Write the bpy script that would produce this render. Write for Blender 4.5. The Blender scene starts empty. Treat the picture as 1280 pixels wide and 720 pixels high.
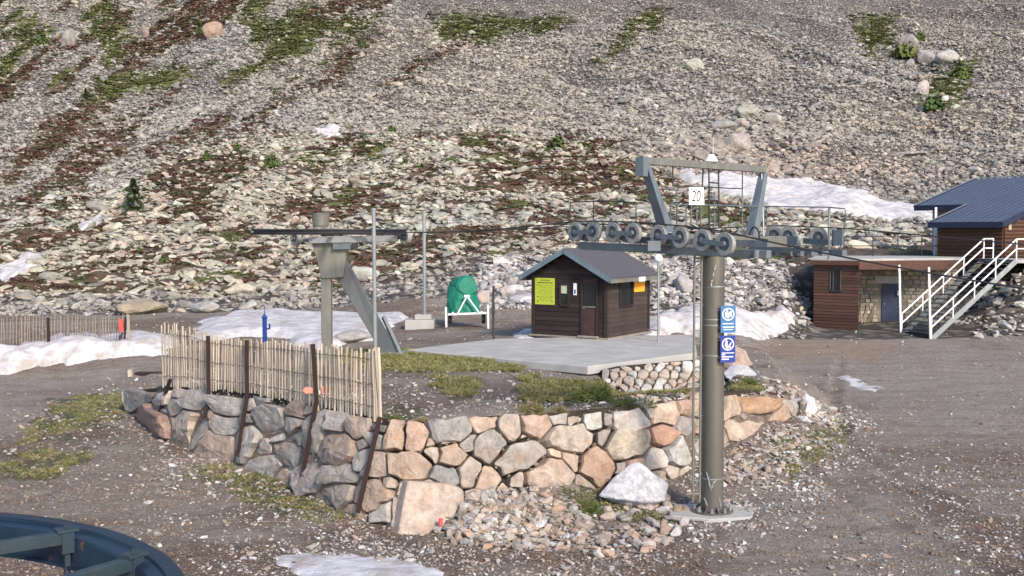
import bpy, bmesh, math, random
import numpy as np
from mathutils import Vector, Matrix, Euler
random.seed(7); RNG = np.random.default_rng(7)
R = math.radians
sc = bpy.context.scene
COL = sc.collection

# ------------------------------------------------------------------ camera, world, sun, exposure
FPX, CX, CY, HOR, EYE = 1400.0, 640.0, 360.0, 290.0, 4.8
PITCH = math.atan((CY-HOR)/FPX)
cam_d = bpy.data.cameras.new('camera'); cam = bpy.data.objects.new('camera', cam_d); COL.objects.link(cam)
cam_d.sensor_width = 36.0; cam_d.lens = 36.0*FPX/1280.0
cam_d.clip_start = 0.1; cam_d.clip_end = 3000
cam.location = (0, 0, EYE); cam.rotation_euler = (R(90)-PITCH, 0, 0)
sc.camera = cam

SUN_AZ = math.atan2(0.48, -0.88)          # direction towards the sun, measured from +Y to +X
SUN_EL = R(32)
w = bpy.data.worlds.new('World'); sc.world = w; w.use_nodes = True
wn = w.node_tree.nodes; wl = w.node_tree.links
bg = wn['Background']; sky = wn.new('ShaderNodeTexSky'); sky.sky_type = 'NISHITA'; sky.sun_disc = False
sky.sun_elevation = SUN_EL; sky.sun_rotation = SUN_AZ; sky.altitude = 2000; sky.dust_density = 4.0
wl.new(sky.outputs[0], bg.inputs[0]); bg.inputs[1].default_value = 0.12
sd = bpy.data.lights.new('sun', 'SUN'); so = bpy.data.objects.new('sun', sd); COL.objects.link(so)
sd.energy = 2.3; sd.angle = R(12); sd.color = (1.0, 0.87, 0.72)
sv = Vector((math.sin(SUN_AZ)*math.cos(SUN_EL), math.cos(SUN_AZ)*math.cos(SUN_EL), math.sin(SUN_EL)))
so.rotation_euler = sv.to_track_quat('Z', 'Y').to_euler(); so.location = (20, -20, 40)
sc.view_settings.view_transform = 'Standard'; sc.view_settings.look = 'None'
sc.view_settings.exposure = 1.27; sc.view_settings.gamma = 1.0

# ------------------------------------------------------------------ photograph pixel <-> place
cp, sp = math.cos(PITCH), math.sin(PITCH)
def ray(px, py):
    a = (px-CX)/FPX; b = (CY-py)/FPX
    return (a, cp + b*sp, -sp + b*cp)
def at(px, py, d):                      # point at distance d along +Y
    r = ray(px, py); t = d/r[1]
    return Vector((r[0]*t, d, EYE + r[2]*t))
def atz(px, py, z):                     # point at height z
    r = ray(px, py); t = (z-EYE)/r[2]
    return Vector((r[0]*t, r[1]*t, z))
def proj(x, y, z):
    t = y*cp-(z-EYE)*sp; v = y*sp+(z-EYE)*cp
    return CX+FPX*x/t, CY-FPX*v/t

# ------------------------------------------------------------------ numpy noise
def _h(ix, iy, s):
    n = (ix.astype(np.int64)*374761393 + iy.astype(np.int64)*668265263 + s*1442695041) & 0xffffffff
    n = ((n ^ (n >> 13))*1274126177) & 0xffffffff
    return ((n ^ (n >> 16)) & 0xffff)/65535.0
def vnoise(x, y, s=0):
    x = np.asarray(x, float); y = np.asarray(y, float)
    ix = np.floor(x); iy = np.floor(y); fx = x-ix; fy = y-iy
    fx = fx*fx*(3-2*fx); fy = fy*fy*(3-2*fy)
    a = _h(ix, iy, s); b = _h(ix+1, iy, s); c = _h(ix, iy+1, s); d = _h(ix+1, iy+1, s)
    return (a*(1-fx)+b*fx)*(1-fy)+(c*(1-fx)+d*fx)*fy
def fbm(x, y, s=0, o=4):
    r = 0; a = 1; t = 0
    for k in range(o):
        r = r + a*vnoise(np.asarray(x)*2**k, np.asarray(y)*2**k, s+k*17); t += a; a *= .5
    return r/t
def sstep(a, b, x):
    t = np.clip((np.asarray(x, float)-a)/(b-a), 0, 1); return t*t*(3-2*t)
def poly_sd(px, py, poly):              # signed distance, negative inside
    px = np.asarray(px, float); py = np.asarray(py, float)
    d = np.full(px.shape, 1e9); ins = np.zeros(px.shape, bool)
    n = len(poly)
    for i in range(n):
        x0, y0 = poly[i][:2]; x1, y1 = poly[(i+1) % n][:2]
        ex, ey = x1-x0, y1-y0
        t = np.clip(((px-x0)*ex+(py-y0)*ey)/(ex*ex+ey*ey+1e-12), 0, 1)
        d = np.minimum(d, np.hypot(px-x0-t*ex, py-y0-t*ey))
        c = ((y0 > py) != (y1 > py)) & (px < (x1-x0)*(py-y0)/((y1-y0) if abs(y1-y0) > 1e-9 else 1e-9)+x0)
        ins ^= c
    return np.where(ins, -d, d)
def line_d(x, y, pts):
    d = np.full(np.shape(x), 1e9)
    for (x0, y0), (x1, y1) in zip(pts[:-1], pts[1:]):
        ex, ey = x1-x0, y1-y0
        t = np.clip(((x-x0)*ex+(y-y0)*ey)/(ex*ex+ey*ey+1e-12), 0, 1)
        d = np.minimum(d, np.hypot(x-x0-t*ex, y-y0-t*ey))
    return d

# ------------------------------------------------------------------ object helpers
def tag(o, label=None, cat=None, group=None, kind=None):
    if label: o['label'] = label
    if cat: o['category'] = cat
    if group: o['group'] = group
    if kind: o['kind'] = kind
    return o
def thing(name, loc, label, cat, group=None):
    o = bpy.data.objects.new(name, None); COL.objects.link(o); o.location = loc
    o.empty_display_size = .2
    return tag(o, label, cat, group)
def adopt(o, parent):                   # geometry is in place coordinates; keep it there under its thing
    if parent is not None:
        o.parent = parent
        if parent.type == 'EMPTY': o.matrix_parent_inverse = Matrix.Translation(parent.location).inverted()
    return o
def link(name, me, m=None, parent=None):
    o = bpy.data.objects.new(name, me); COL.objects.link(o)
    if m is not None and len(me.materials) == 0: me.materials.append(m)
    return adopt(o, parent)
def npmesh(name, V, F, smooth=False):
    me = bpy.data.meshes.new(name); V = np.asarray(V, np.float32); F = np.asarray(F, np.int32)
    me.vertices.add(len(V)); me.vertices.foreach_set('co', V.ravel())
    k = F.shape[1]; me.loops.add(F.size); me.loops.foreach_set('vertex_index', F.ravel())
    me.polygons.add(len(F)); me.polygons.foreach_set('loop_start', np.arange(0, F.size, k, dtype=np.int32))
    try: me.polygons.foreach_set('loop_total', np.full(len(F), k, np.int32))
    except Exception: pass
    me.update(calc_edges=True)
    if smooth: me.polygons.foreach_set('use_smooth', np.ones(len(F), bool))
    return me
def setcol(me, name, C):
    a = me.color_attributes.new(name, 'FLOAT_COLOR', 'POINT')
    C = np.asarray(C, np.float32)
    if C.shape[1] == 3: C = np.hstack([C, np.ones((len(C), 1), np.float32)])
    a.data.foreach_set('color', C.ravel())

class MB:
    def __init__(s): s.v = []; s.f = []; s.mi = []; s.m = 0
    def add(s, vs, fs):
        n = len(s.v); s.v += [tuple(v) for v in vs]; s.f += [tuple(i+n for i in f) for f in fs]; s.mi += [s.m]*len(fs)
        return s
    def hexa(s, b, t):                  # bottom four and top four corners
        return s.add(list(b)+list(t), [(3, 2, 1, 0), (4, 5, 6, 7), (0, 1, 5, 4), (1, 2, 6, 5), (2, 3, 7, 6), (3, 0, 4, 7)])
    def box(s, c, size, ax=None):       # ax: direction of the x side in plan
        c = Vector(c); X = Vector((ax[0], ax[1], 0)).normalized() if ax else Vector((1, 0, 0))
        Y = Vector((-X.y, X.x, 0)); Z = Vector((0, 0, 1)); a, b, h = size[0]/2, size[1]/2, size[2]/2
        B = [c-X*a-Y*b-Z*h, c+X*a-Y*b-Z*h, c+X*a+Y*b-Z*h, c-X*a+Y*b-Z*h]
        return s.hexa(B, [p+Z*2*h for p in B])
    def bar(s, p, q, w_, h_=None, up=(0, 0, 1)):
        p = Vector(p); q = Vector(q); h_ = h_ or w_; d = (q-p).normalized(); u = Vector(up)
        if abs(d.dot(u)) > .98: u = Vector((0, 1, 0)) if abs(d.y) < .9 else Vector((1, 0, 0))
        X = d.cross(u).normalized(); Y = X.cross(d).normalized()
        def ring(c): return [c-X*w_/2-Y*h_/2, c+X*w_/2-Y*h_/2, c+X*w_/2+Y*h_/2, c-X*w_/2+Y*h_/2]
        return s.hexa(ring(p), ring(q))
    def tube(s, pts, r, n=8, cap=True):
        pts = [Vector(p) for p in pts]; rr = r if isinstance(r, (list, tuple)) else [r]*len(pts)
        vs = []; fs = []; prevX = None
        for i, p in enumerate(pts):
            d = (pts[min(i+1, len(pts)-1)]-pts[max(i-1, 0)]).normalized()
            u = Vector((0, 0, 1)) if abs(d.z) < .95 else Vector((0, 1, 0))
            X = d.cross(u).normalized() if prevX is None else (prevX-d*prevX.dot(d)).normalized()
            prevX = X; Y = X.cross(d)
            for k in range(n):
                a = 2*math.pi*k/n; vs.append(p+X*math.cos(a)*rr[i]+Y*math.sin(a)*rr[i])
        for i in range(len(pts)-1):
            for k in range(n):
                a = i*n+k; b = i*n+(k+1) % n; fs.append((a, b, b+n, a+n))
        if cap: fs.append(tuple(range(n-1, -1, -1))); fs.append(tuple((len(pts)-1)*n+k for k in range(n)))
        return s.add(vs, fs)
    def lathe(s, c, axis, prof, n=24):  # prof: (distance along axis, radius)
        c = Vector(c); d = Vector(axis).normalized(); u = Vector((0, 0, 1)) if abs(d.z) < .95 else Vector((0, 1, 0))
        X = d.cross(u).normalized(); Y = X.cross(d); vs = []; fs = []
        for (t, r) in prof:
            for k in range(n):
                a = 2*math.pi*k/n; vs.append(c+d*t+X*math.cos(a)*r+Y*math.sin(a)*r)
        for i in range(len(prof)-1):
            for k in range(n):
                a = i*n+k; b = i*n+(k+1) % n; fs.append((a, b, b+n, a+n))
        if prof[0] == prof[-1]: return s.add(vs, fs)
        if prof[0][1] > 1e-4: fs.append(tuple(range(n-1, -1, -1)))
        if prof[-1][1] > 1e-4: fs.append(tuple((len(prof)-1)*n+k for k in range(n)))
        return s.add(vs, fs)
    def prism(s, poly, off):            # polygon of 3-D points swept along off
        n = len(poly); P = [Vector(p) for p in poly]; o = Vector(off)
        return s.add(P+[p+o for p in P], [tuple(range(n)), tuple(range(2*n-1, n-1, -1))]+[(i, i+n, (i+1) % n+n, (i+1) % n) for i in range(n)])
    def build(s, name, m, parent=None, smooth=False, bevel=0):
        me = bpy.data.meshes.new(name); me.from_pydata(s.v, [], s.f)
        bm = bmesh.new(); bm.from_mesh(me); bmesh.ops.recalc_face_normals(bm, faces=bm.faces); bm.to_mesh(me); bm.free()
        for mm in (m if isinstance(m, (list, tuple)) else [m]): me.materials.append(mm)
        if isinstance(m, (list, tuple)): me.polygons.foreach_set('material_index', s.mi)
        o = link(name, me, None, parent)
        if smooth:
            me.polygons.foreach_set('use_smooth', [True]*len(me.polygons))
            try: me.set_sharp_from_angle(angle=R(35))
            except Exception: pass
        if bevel:
            b = o.modifiers.new('b', 'BEVEL'); b.width = bevel; b.segments = 1; b.limit_method = 'ANGLE'
        return o
def dup(root, loc, label=None, group=None, rotz=0):
    c = root.copy(); COL.objects.link(c); c.location = loc; c.rotation_euler[2] += rotz
    if label: c['label'] = label
    if group: c['group'] = group
    for ch in root.children:
        k = ch.copy(); COL.objects.link(k); k.parent = c
        for g in ch.children:
            l = g.copy(); COL.objects.link(l); l.parent = k
    return c

# ------------------------------------------------------------------ materials
class N:
    def __init__(s, name):
        s.m = bpy.data.materials.new(name); s.m.use_nodes = True; s.t = s.m.node_tree; s.n = s.t.nodes; s.l = s.t.links
        s.b = s.n['Principled BSDF']; s.b.inputs['Specular IOR Level'].default_value = .3
    def new(s, k, **kw):
        x = s.n.new(k)
        for a, b in kw.items(): setattr(x, a, b)
        return x
    def put(s, sock, v):
        if isinstance(v, bpy.types.NodeSocket): s.l.new(v, sock)
        elif isinstance(v, (tuple, list)) and len(v) == 3 and sock.type == 'RGBA': sock.default_value = (*v, 1)
        else: sock.default_value = v
    def coord(s, kind='Object'): return s.new('ShaderNodeTexCoord').outputs[kind]
    def pos(s): return s.new('ShaderNodeNewGeometry').outputs['Position']
    def mapping(s, v, sx=(1, 1, 1), rot=(0, 0, 0)):
        x = s.new('ShaderNodeMapping'); s.l.new(v, x.inputs[0]); x.inputs['Scale'].default_value = sx; x.inputs['Rotation'].default_value = rot
        return x.outputs[0]
    def noise(s, v, scale, detail=4, rough=.6, out='Fac'):
        x = s.new('ShaderNodeTexNoise'); s.l.new(v, x.inputs['Vector']); x.inputs['Scale'].default_value = scale
        x.inputs['Detail'].default_value = detail; x.inputs['Roughness'].default_value = rough; return x.outputs[out]
    def vor(s, v, scale, out='Color', feature='F1'):
        x = s.new('ShaderNodeTexVoronoi', feature=feature); s.l.new(v, x.inputs['Vector']); x.inputs['Scale'].default_value = scale
        return x.outputs[out]
    def ramp(s, f, stops):
        x = s.new('ShaderNodeValToRGB'); s.l.new(f, x.inputs[0]); e = x.color_ramp.elements
        while len(e) < len(stops): e.new(.5)
        for i, (p, c) in enumerate(stops):
            e[i].position = p; e[i].color = (*c, 1) if isinstance(c, tuple) else (c, c, c, 1)
        return x.outputs[0]
    def mix(s, f, a, b, mode='MIX'):
        x = s.new('ShaderNodeMix', data_type='RGBA', blend_type=mode); s.put(x.inputs[0], f); s.put(x.inputs[6], a); s.put(x.inputs[7], b)
        return x.outputs[2]
    def math(s, op, a, b=0.0, c=None):
        x = s.new('ShaderNodeMath', operation=op); s.put(x.inputs[0], a); s.put(x.inputs[1], b)
        if c is not None: s.put(x.inputs[2], c)
        return x.outputs[0]
    def sep(s, v):
        x = s.new('ShaderNodeSeparateColor'); s.l.new(v, x.inputs[0]); return x.outputs
    def attr(s, name, kind='GEOMETRY', out='Color'):
        x = s.new('ShaderNodeAttribute', attribute_name=name, attribute_type=kind); return x.outputs[out]
    def bump(s, h, dist=.02, strength=1.0, prev=None):
        x = s.new('ShaderNodeBump'); s.l.new(h, x.inputs['Height']); x.inputs['Distance'].default_value = dist; x.inputs['Strength'].default_value = strength
        if prev: s.l.new(prev, x.inputs['Normal'])
        return x.outputs[0]
    def done(s, col=None, rough=None, nrm=None, metal=None):
        if col is not None: s.put(s.b.inputs['Base Color'], col)
        if rough is not None: s.put(s.b.inputs['Roughness'], rough)
        if nrm is not None: s.put(s.b.inputs['Normal'], nrm)
        if metal is not None: s.put(s.b.inputs['Metallic'], metal)
        return s.m
def simple(name, c, rough=.6, metal=0, c2=None, scale=3, bump=.003, bscale=25, rust=0, streak=False):
    n = N(name); v = n.coord('Object'); c2 = c2 or tuple(x*.72 for x in c)
    vv = n.mapping(v, (1, 1, .25)) if streak else v
    f = n.ramp(n.noise(vv, scale, 5, .65), [(.35, 0.0), (.65, 1.0)]); col = n.mix(f, c, c2)
    if rust:
        g = n.ramp(n.noise(v, scale*2.3, 6, .7), [(.60, 0.0), (.68, 1.0)])
        col = n.mix(n.math('MULTIPLY', g, rust), col, (.16, .07, .035))
    return n.done(col, n.math('MULTIPLY_ADD', f, .15, rough-.07), n.bump(n.noise(v, bscale, 4), bump, .6), metal)

def rock_mat(name, src, vein=True):
    n = N(name); v = n.coord('Object')
    if src == 'inst':
        tint = n.attr('tint', 'INSTANCER'); v = n.pos()
    elif src == 'wall':
        tint = n.new('ShaderNodeObjectInfo').outputs['Color']; v = n.pos()
    else: tint = n.new('ShaderNodeObjectInfo').outputs['Color']; v = n.pos()
    sc_ = {'inst': 1.6, 'wall': 4.0, 'boulder': 1.2}[src]
    a = n.ramp(n.noise(v, sc_, 6, .7), [(.32, .62), (.68, 1.30)])
    col = n.mix(1.0, tint, a, 'MULTIPLY')
    b = n.ramp(n.noise(v, sc_*.6, 5, .7), [(.52, 0.0), (.66, .55)])
    col = n.mix(b, col, n.mix(1.0, tint, (.95, .72, .52), 'MULTIPLY'))
    li = n.ramp(n.noise(v, sc_*3.2, 6, .75), [(.58, 0.0), (.66, .6)])
    col = n.mix(li, col, n.mix(.5, tint, (.50, .49, .44)))
    dk = n.ramp(n.noise(n.mapping(v, (1, 1, .4)), sc_*2.1, 6, .8), [(.34, .55), (.44, 0.0)])
    col = n.mix(dk, col, n.mix(1.0, tint, (.42, .40, .40), 'MULTIPLY'))
    h = n.noise(v, sc_*5, 8, .72)
    return n.done(col, .88, n.bump(h, .05, .9))
M = {}
M['rock_inst'] = rock_mat('rock_pale', 'inst'); M['rock_wall'] = rock_mat('wall_stone', 'wall'); M['rock_boulder'] = rock_mat('boulder_rock', 'boulder')
M['steel'] = simple('painted_steel', (.085, .108, .135), .5, .0, (.13, .155, .17), 5, rust=.35, streak=True)
M['galv'] = simple('galvanised_steel', (.34, .36, .36), .45, .6, (.24, .26, .27), 9, streak=True)
M['galv_tan'] = simple('weathered_steel', (.20, .20, .175), .5, .3, (.145, .145, .13), 6, streak=True, rust=.1)
M['pole'] = simple('pylon_pole_steel', (.150, .140, .122), .42, .35, (.105, .098, .088), 2.5, streak=True, bump=.002)
M['dark'] = simple('dark_iron', (.045, .045, .05), .6, .2)
M['rope'] = simple('wire_rope', (.06, .06, .065), .55, .5)
M['rubber'] = simple('black_rubber', (.025, .025, .028), .8)
M['sheave'] = simple('sheave_side', (.055, .065, .075), .6, .1, (.09, .10, .11), 12)
M['sheave_rim'] = simple('sheave_ring', (.30, .30, .29), .65, 0, (.20, .20, .195), 14)
M['white'] = simple('white_paint', (.74, .74, .74), .5, 0, (.62, .62, .62), 6)
M['wheel_blue'] = simple('old_blue_green_paint', (.009, .018, .042), .40, .0, (.014, .036, .050), 2.2, rust=.55, bump=.002)
M['rust_post'] = simple('rusty_iron_post', (.020, .012, .012), .9, 0, (.034, .020, .017), 9, bump=.01)
M['concrete'] = simple('pale_concrete', (.40, .39, .37), .9, 0, (.30, .295, .285), 1.3, bump=.004, bscale=40)
M['glass'] = simple('window_glass', (.012, .014, .016), .15, 0, (.02, .022, .025), 2, bump=0)
M['green_tarp'] = simple('green_tarpaulin', (.006, .120, .080), .6, 0, (.012, .19, .125), 5, bump=.02, bscale=9)
M['snowgun_white'] = M['white']
def wood(name, c, c2, ax='z'):
    n = N(name); v = n.coord('Object'); sx = {'z': (9, 9, .8), 'x': (.8, .8, 9)}[ax]
    f = n.ramp(n.noise(n.mapping(v, sx), 2.2, 6, .7), [(.3, 0.0), (.7, 1.0)]); r = n.new('ShaderNodeObjectInfo').outputs['Random']
    col = n.mix(f, c, c2); col = n.mix(1.0, col, n.ramp(r, [(0, .72), (1, 1.2)]), 'MULTIPLY')
    return n.done(col, .82, n.bump(f, .004, .7))
M['slat'] = wood('chestnut_paling', (.50, .42, .33), (.31, .26, .205))
M['slat_grey'] = wood('grey_paling', (.30, .25, .20), (.17, .15, .13))
M['hut_wood'] = wood('stained_boards_shade_tone', (.018, .012, .012), (.035, .024, .022), 'x')  # gable boards and trim: shade of the turned-away face put into the colour
M['hut_wood2'] = wood('stained_boards_sun_tone', (.034, .025, .022), (.06, .043, .037), 'x')  # same boards on the side wall, lightened in colour as the sunlit face
M['annex_wood'] = wood('red_brown_cladding', (.110, .055, .038), (.062, .032, .026), 'x')
M['chalet_wood'] = wood('red_brown_logs', (.100, .048, .028), (.058, .028, .019), 'x')

# ------------------------------------------------------------------ terrain heights
def ZY(d, py): return at(CX, py, d).z
def col_(lst): return np.array([(d, z if isinstance(z, float) else ZY(d, z)) for d, z in lst])
COLS = [
 (-500, [(5, 0.), (36, 0.), (38.5, .7), (44, 1.), (50, 398), (65, 368), (80, 345), (105, 306), (130, 272), (160, 222), (185, 160), (215, 100), (250, 40), (300, -35), (420, -170), (700, -330)]),
 (0, [(5, 0.), (36, 0.), (38.5, .7), (44, 1.), (50, 395), (65, 365), (80, 342), (105, 303), (130, 268), (160, 215), (185, 150), (215, 90), (250, 30), (300, -40), (420, -170), (700, -330)]),
 (320, [(5, 0.), (31, 0.), (37, .6), (39, .9), (46, 400), (60, 370), (75, 345), (95, 305), (115, 265), (140, 215), (165, 170), (190, 125), (225, 70), (270, 15), (330, -50), (450, -170), (700, -320)]),
 (640, [(5, 0.), (24, 0.), (30, .8), (36, 1.2), (44, 1.3), (47, 390), (52, 357), (60, 337), (75, 311), (95, 280), (120, 235), (150, 185), (175, 150), (210, 100), (260, 45), (320, -10), (450, -130), (700, -290)]),
 (900, [(5, 0.), (44, 0.), (47, .35), (51.5, 389), (57, 337), (60, 330), (64, 324), (80, 295), (100, 268), (120, 245), (135, 225), (145, 210), (165, 175), (195, 125), (240, 60), (300, 0), (420, -110), (700, -280)]),
 (975, [(5, 0.), (50.5, 0.), (52.5, .25), (57.8, 2.9), (61, 3.1), (80, 300), (102, 272), (122, 254), (140, 230), (165, 185), (200, 130), (250, 60), (310, 0), (430, -110), (700, -280)]),
 (1024, [(5, 0.), (57.5, 0.), (58.8, .1), (60.8, 3.1), (64, 3.3), (80, 301), (102, 274), (122, 256), (140, 232), (165, 183), (200, 128), (250, 58), (310, -2), (430, -110), (700, -280)]),
 (1160, [(5, 0.), (57.5, 0.), (59, .1), (60.8, 3.2), (63, 3.35), (80, 308), (100, 285), (117, 271), (130, 255), (150, 222), (180, 172), (220, 108), (270, 45), (330, -15), (450, -120), (700, -290)]),
 (1300, [(5, 0.), (50, 0.), (53, .5), (57, 2.4), (60, 3.35), (64, 3.4), (80, 300), (110, 262), (150, 205), (190, 150), (230, 90), (290, 15), (350, -50), (470, -160), (700, -320)]),
 (1900, [(5, 0.), (50, 0.), (53, .6), (57, 2.6), (60, 3.35), (64, 3.4), (80, 296), (110, 255), (150, 195), (190, 135), (230, 75), (290, 0), (350, -70), (470, -180), (700, -340)]),
]
CU = np.array([(c[0]-CX)/FPX for c in COLS]); CA = [col_(c[1]) for c in COLS]

# big retaining wall: px, py top, py base, z base
WALL = [(160, 489, 514, .05), (205, 484, 549, 0), (255, 486, 568, 0), (300, 491, 582, 0), (345, 499, 598, 0), (395, 506, 620, 0), (440, 518, 642, -.05),
        (485, 526, 668, -.22), (545, 529, 666, -.2), (600, 522, 650, -.1), (660, 519, 636, 0), (720, 515, 625, 0), (790, 508, 618, 0),
        (850, 497, 603, 0), (900, 492, 578, 0), (950, 487, 556, 0), (1000, 498, 538, 0), (1022, 516, 532, 0)]
WB = [atz(p, b, z) for p, t, b, z in WALL]
WT = [at(p, t, q.y+.25+.4*(b-t)/120) for (p, t, b, z), q in zip(WALL, WB)]
WPX = np.array([r[0] for r in WALL], float)
def wall_pt(px, py):
    yt = np.interp(px, WPX, [r[1] for r in WALL]); yb = np.interp(px, WPX, [r[2] for r in WALL])
    dt = np.interp(px, WPX, [p.y for p in WT]); db = np.interp(px, WPX, [p.y for p in WB])
    t = (py-yt)/(yb-yt); t = max(-.3, min(1.25, t))
    return at(px, py, dt+(db-dt)*t)
WBL = [(p.x, p.y) for p in WB]; WTL = [(p.x, p.y) for p in WT]

RUTS = []
for Q in ([(1400, 655), (1230, 640), (1120, 600), (1060, 560), (1040, 500), (1050, 450)], [(1300, 745), (1190, 690), (1080, 640), (1010, 590), (975, 540)], [(-80, 560), (30, 520), (120, 488), (200, 465)], [(-80, 600), (0, 548), (90, 505), (180, 478)]):
    q = [atz(a, b, 0) for a, b in Q]; RUTS.append([(p.x, p.y) for p in q])
def heap(x, y):
    px = CX+FPX*x/np.maximum(y, 1)
    h = np.interp(px, [530, 590, 640, 720, 760, 850, 905, 960, 1010, 1060], [0, .55, .5, .42, .15, .12, .3, .42, .35, .1])
    wd = np.interp(px, [530, 620, 760, 900, 1000, 1060], [.6, 1.5, 1.0, 1.2, 1.9, 1.9])
    dd = line_d(x, y, WBL[7:])
    side = np.where(y < np.interp(x, [p[0] for p in WBL], [p[1] for p in WBL])+.6, 1., 0.)
    return h*np.clip(1-dd/wd, 0, 1)*np.where(x > -3, 1, 0)*np.where(y < 32, 1, 0)
def terrain(x, y, rough=True):
    x = np.asarray(x, float); y = np.asarray(y, float); d = np.maximum(y, 5.0)
    u = x/d; zs = []
    for A in CA:
        zs.append(sum(np.interp(d*k, A[:, 0], A[:, 1])*wt for k, wt in ((.985, .25), (1, .5), (1.015, .25))))
    zs = np.array(zs); uu = np.clip(u, CU[0], CU[-1]-1e-6)
    i = np.clip(np.searchsorted(CU, uu, side='right')-1, 0, len(CU)-2)
    t = (uu-CU[i])/(CU[i+1]-CU[i]); t = t*t*(3-2*t)
    if zs.ndim == 1: z = zs[i]*(1-t)+zs[i+1]*t
    else:
        z = np.take_along_axis(zs, i[None], 0)[0]*(1-t)+np.take_along_axis(zs, i[None]+1, 0)[0]*t
    z = z - .16*np.exp(-((x-.2)**2/14+(y-18.4)**2/3.5))
    far = sstep(46, 70, d); vf = sstep(110, 220, d)
    z = z + (fbm(x*.35, y*.35, 3)-.5)*.10*(1-far)*sstep(9, 14, d)
    if rough:
        z = z + (fbm(x*.16, y*.16, 5)-.5)*2.4*far + (fbm(x*.05+y*.02, y*.025, 9)-.5)*10*vf + (fbm(x*.5, y*.5, 8, 3)-.5)*.7*far
        z = z + (fbm(x*2.2, y*2.2, 11, 2)-.5)*.05*(1-far)
    for Q in RUTS: z = z - .035*np.exp(-(line_d(x, y, Q)/.15)**2) + .018*np.exp(-((line_d(x, y, Q)-.30)/.12)**2)
    return z + heap(x, y)

# mound behind the wall
MPTS = [(a.x, a.y+.12) for a in WT[1:-1]] + [tuple(atz(*q).xy) for q in ((1003, 492, .9), (968, 470, .8), (930, 440, .6))]
MPTS += [tuple(at(p, 400, d).xy) for p, d in ((880, 39), (850, 43), (640, 43.5), (450, 41), (330, 37), (240, 34), (195, 31.5), (172, 29.9))]
FRONT = [(a.x, a.y) for a in WT]
mc = [(p.x, p.y, p.z) for p in WT]
for q in ((520, 455, 1.30), (560, 470, 1.32), (640, 480, 1.30), (700, 470, 1.26), (740, 470, 1.18), (700, 495, 1.32), (800, 499, .88), (850, 498, .88), (760, 490, 1.05), (880, 470, 1.2),
          (600, 445, 1.33), (480, 445, 1.32), (400, 450, 1.28), (300, 455, 1.15), (240, 460, 1.0), (740, 440, 1.33), (640, 430, 1.33), (860, 432, 1.33), (900, 445, 1.25), (940, 460, 1.05), (700, 423, 1.33), (800, 423, 1.33), (920, 470, 1.2), (975, 487, .95)):
    p = atz(*q); mc.append((p.x, p.y, p.z))
for x_, y_ in MPTS[len(WT)+1:]: mc.append((x_, y_, float(terrain(x_, y_))+.03))
mc = np.array(mc)
def mound(x, y):
    x = np.asarray(x, float); y = np.asarray(y, float); num = 0; den = 0
    for cx, cy, cz in mc:
        wt = 1/((x-cx)**2+(y-cy)**2+.08)**1.6; num = num+wt*cz; den = den+wt
    z = num/den + (fbm(x*1.2, y*1.2, 21)-.5)*.10 + (fbm(x*5, y*5, 22, 2)-.5)*.03
    qx = x/np.maximum(y, 1)*FPX+CX; dtop = np.interp(qx, [752, 800, 870, 905], [28.2, 28.4, 29.6, 30.2])
    mm = sstep(23.4, 24.8, y)*(1-sstep(.02, .25, y-dtop))*sstep(745, 775, qx)*(1-sstep(905, 925, qx)); z = z*(1-mm)+mm*np.minimum(z, .84)
    s = poly_sd(x, y, MPTS)
    df = line_d(x, y, FRONT)
    k = np.where(df < s+.35, 3.5, .62)
    return z-np.maximum(0, s)*k - np.where(s > -.25, (s+.25)*.25, 0)*np.where(df < .6, 1, 0)
def ground_z(x, y): return np.maximum(terrain(x, y), mound(x, y))
_D = np.concatenate([np.linspace(10, 60, 500), np.geomspace(60, 500, 700)[1:]])
def hit(px, py):                        # first meeting of the sight line with the ground
    r = ray(px, py); t = _D/r[1]; x = r[0]*t; z = EYE+r[2]*t
    g = terrain(x, _D)
    m = _D < 46
    g[m] = np.maximum(g[m], mound(x[m], _D[m]))
    k = np.argmax(z <= g); d = _D[k]
    return Vector((r[0]*d/r[1], d, float(g[k])))

# ------------------------------------------------------------------ what grows where (traced from the photograph, in place coordinates through the sight lines)
GRASS = [[(112, 20), (160, 20), (168, 50), (150, 78), (112, 84)], [(280, 20), (400, 20), (455, 30), (400, 62), (330, 92), (285, 104), (270, 96), (330, 60), (300, 40)],
         [(735, 86), (775, 40), (800, 15), (845, 10), (815, 38), (770, 70), (742, 88)], [(1068, 18), (1110, 20), (1130, 40), (1108, 60), (1085, 78), (1070, 60)],
         [(420, 20), (480, 22), (470, 45), (430, 62), (410, 85), (395, 80), (430, 45)], [(540, 20), (640, 20), (720, 22), (700, 45), (640, 45), (560, 60), (540, 45)],
         [(1150, 95), (1215, 70), (1218, 100), (1190, 145), (1150, 135)], [(10, 20), (60, 18), (40, 60), (15, 60)], [(130, 90), (230, 70), (260, 90), (180, 120), (90, 140)],
         [(345, 205), (400, 188), (460, 200), (400, 215)], [(560, 195), (640, 190), (660, 205), (600, 215)]]
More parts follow.
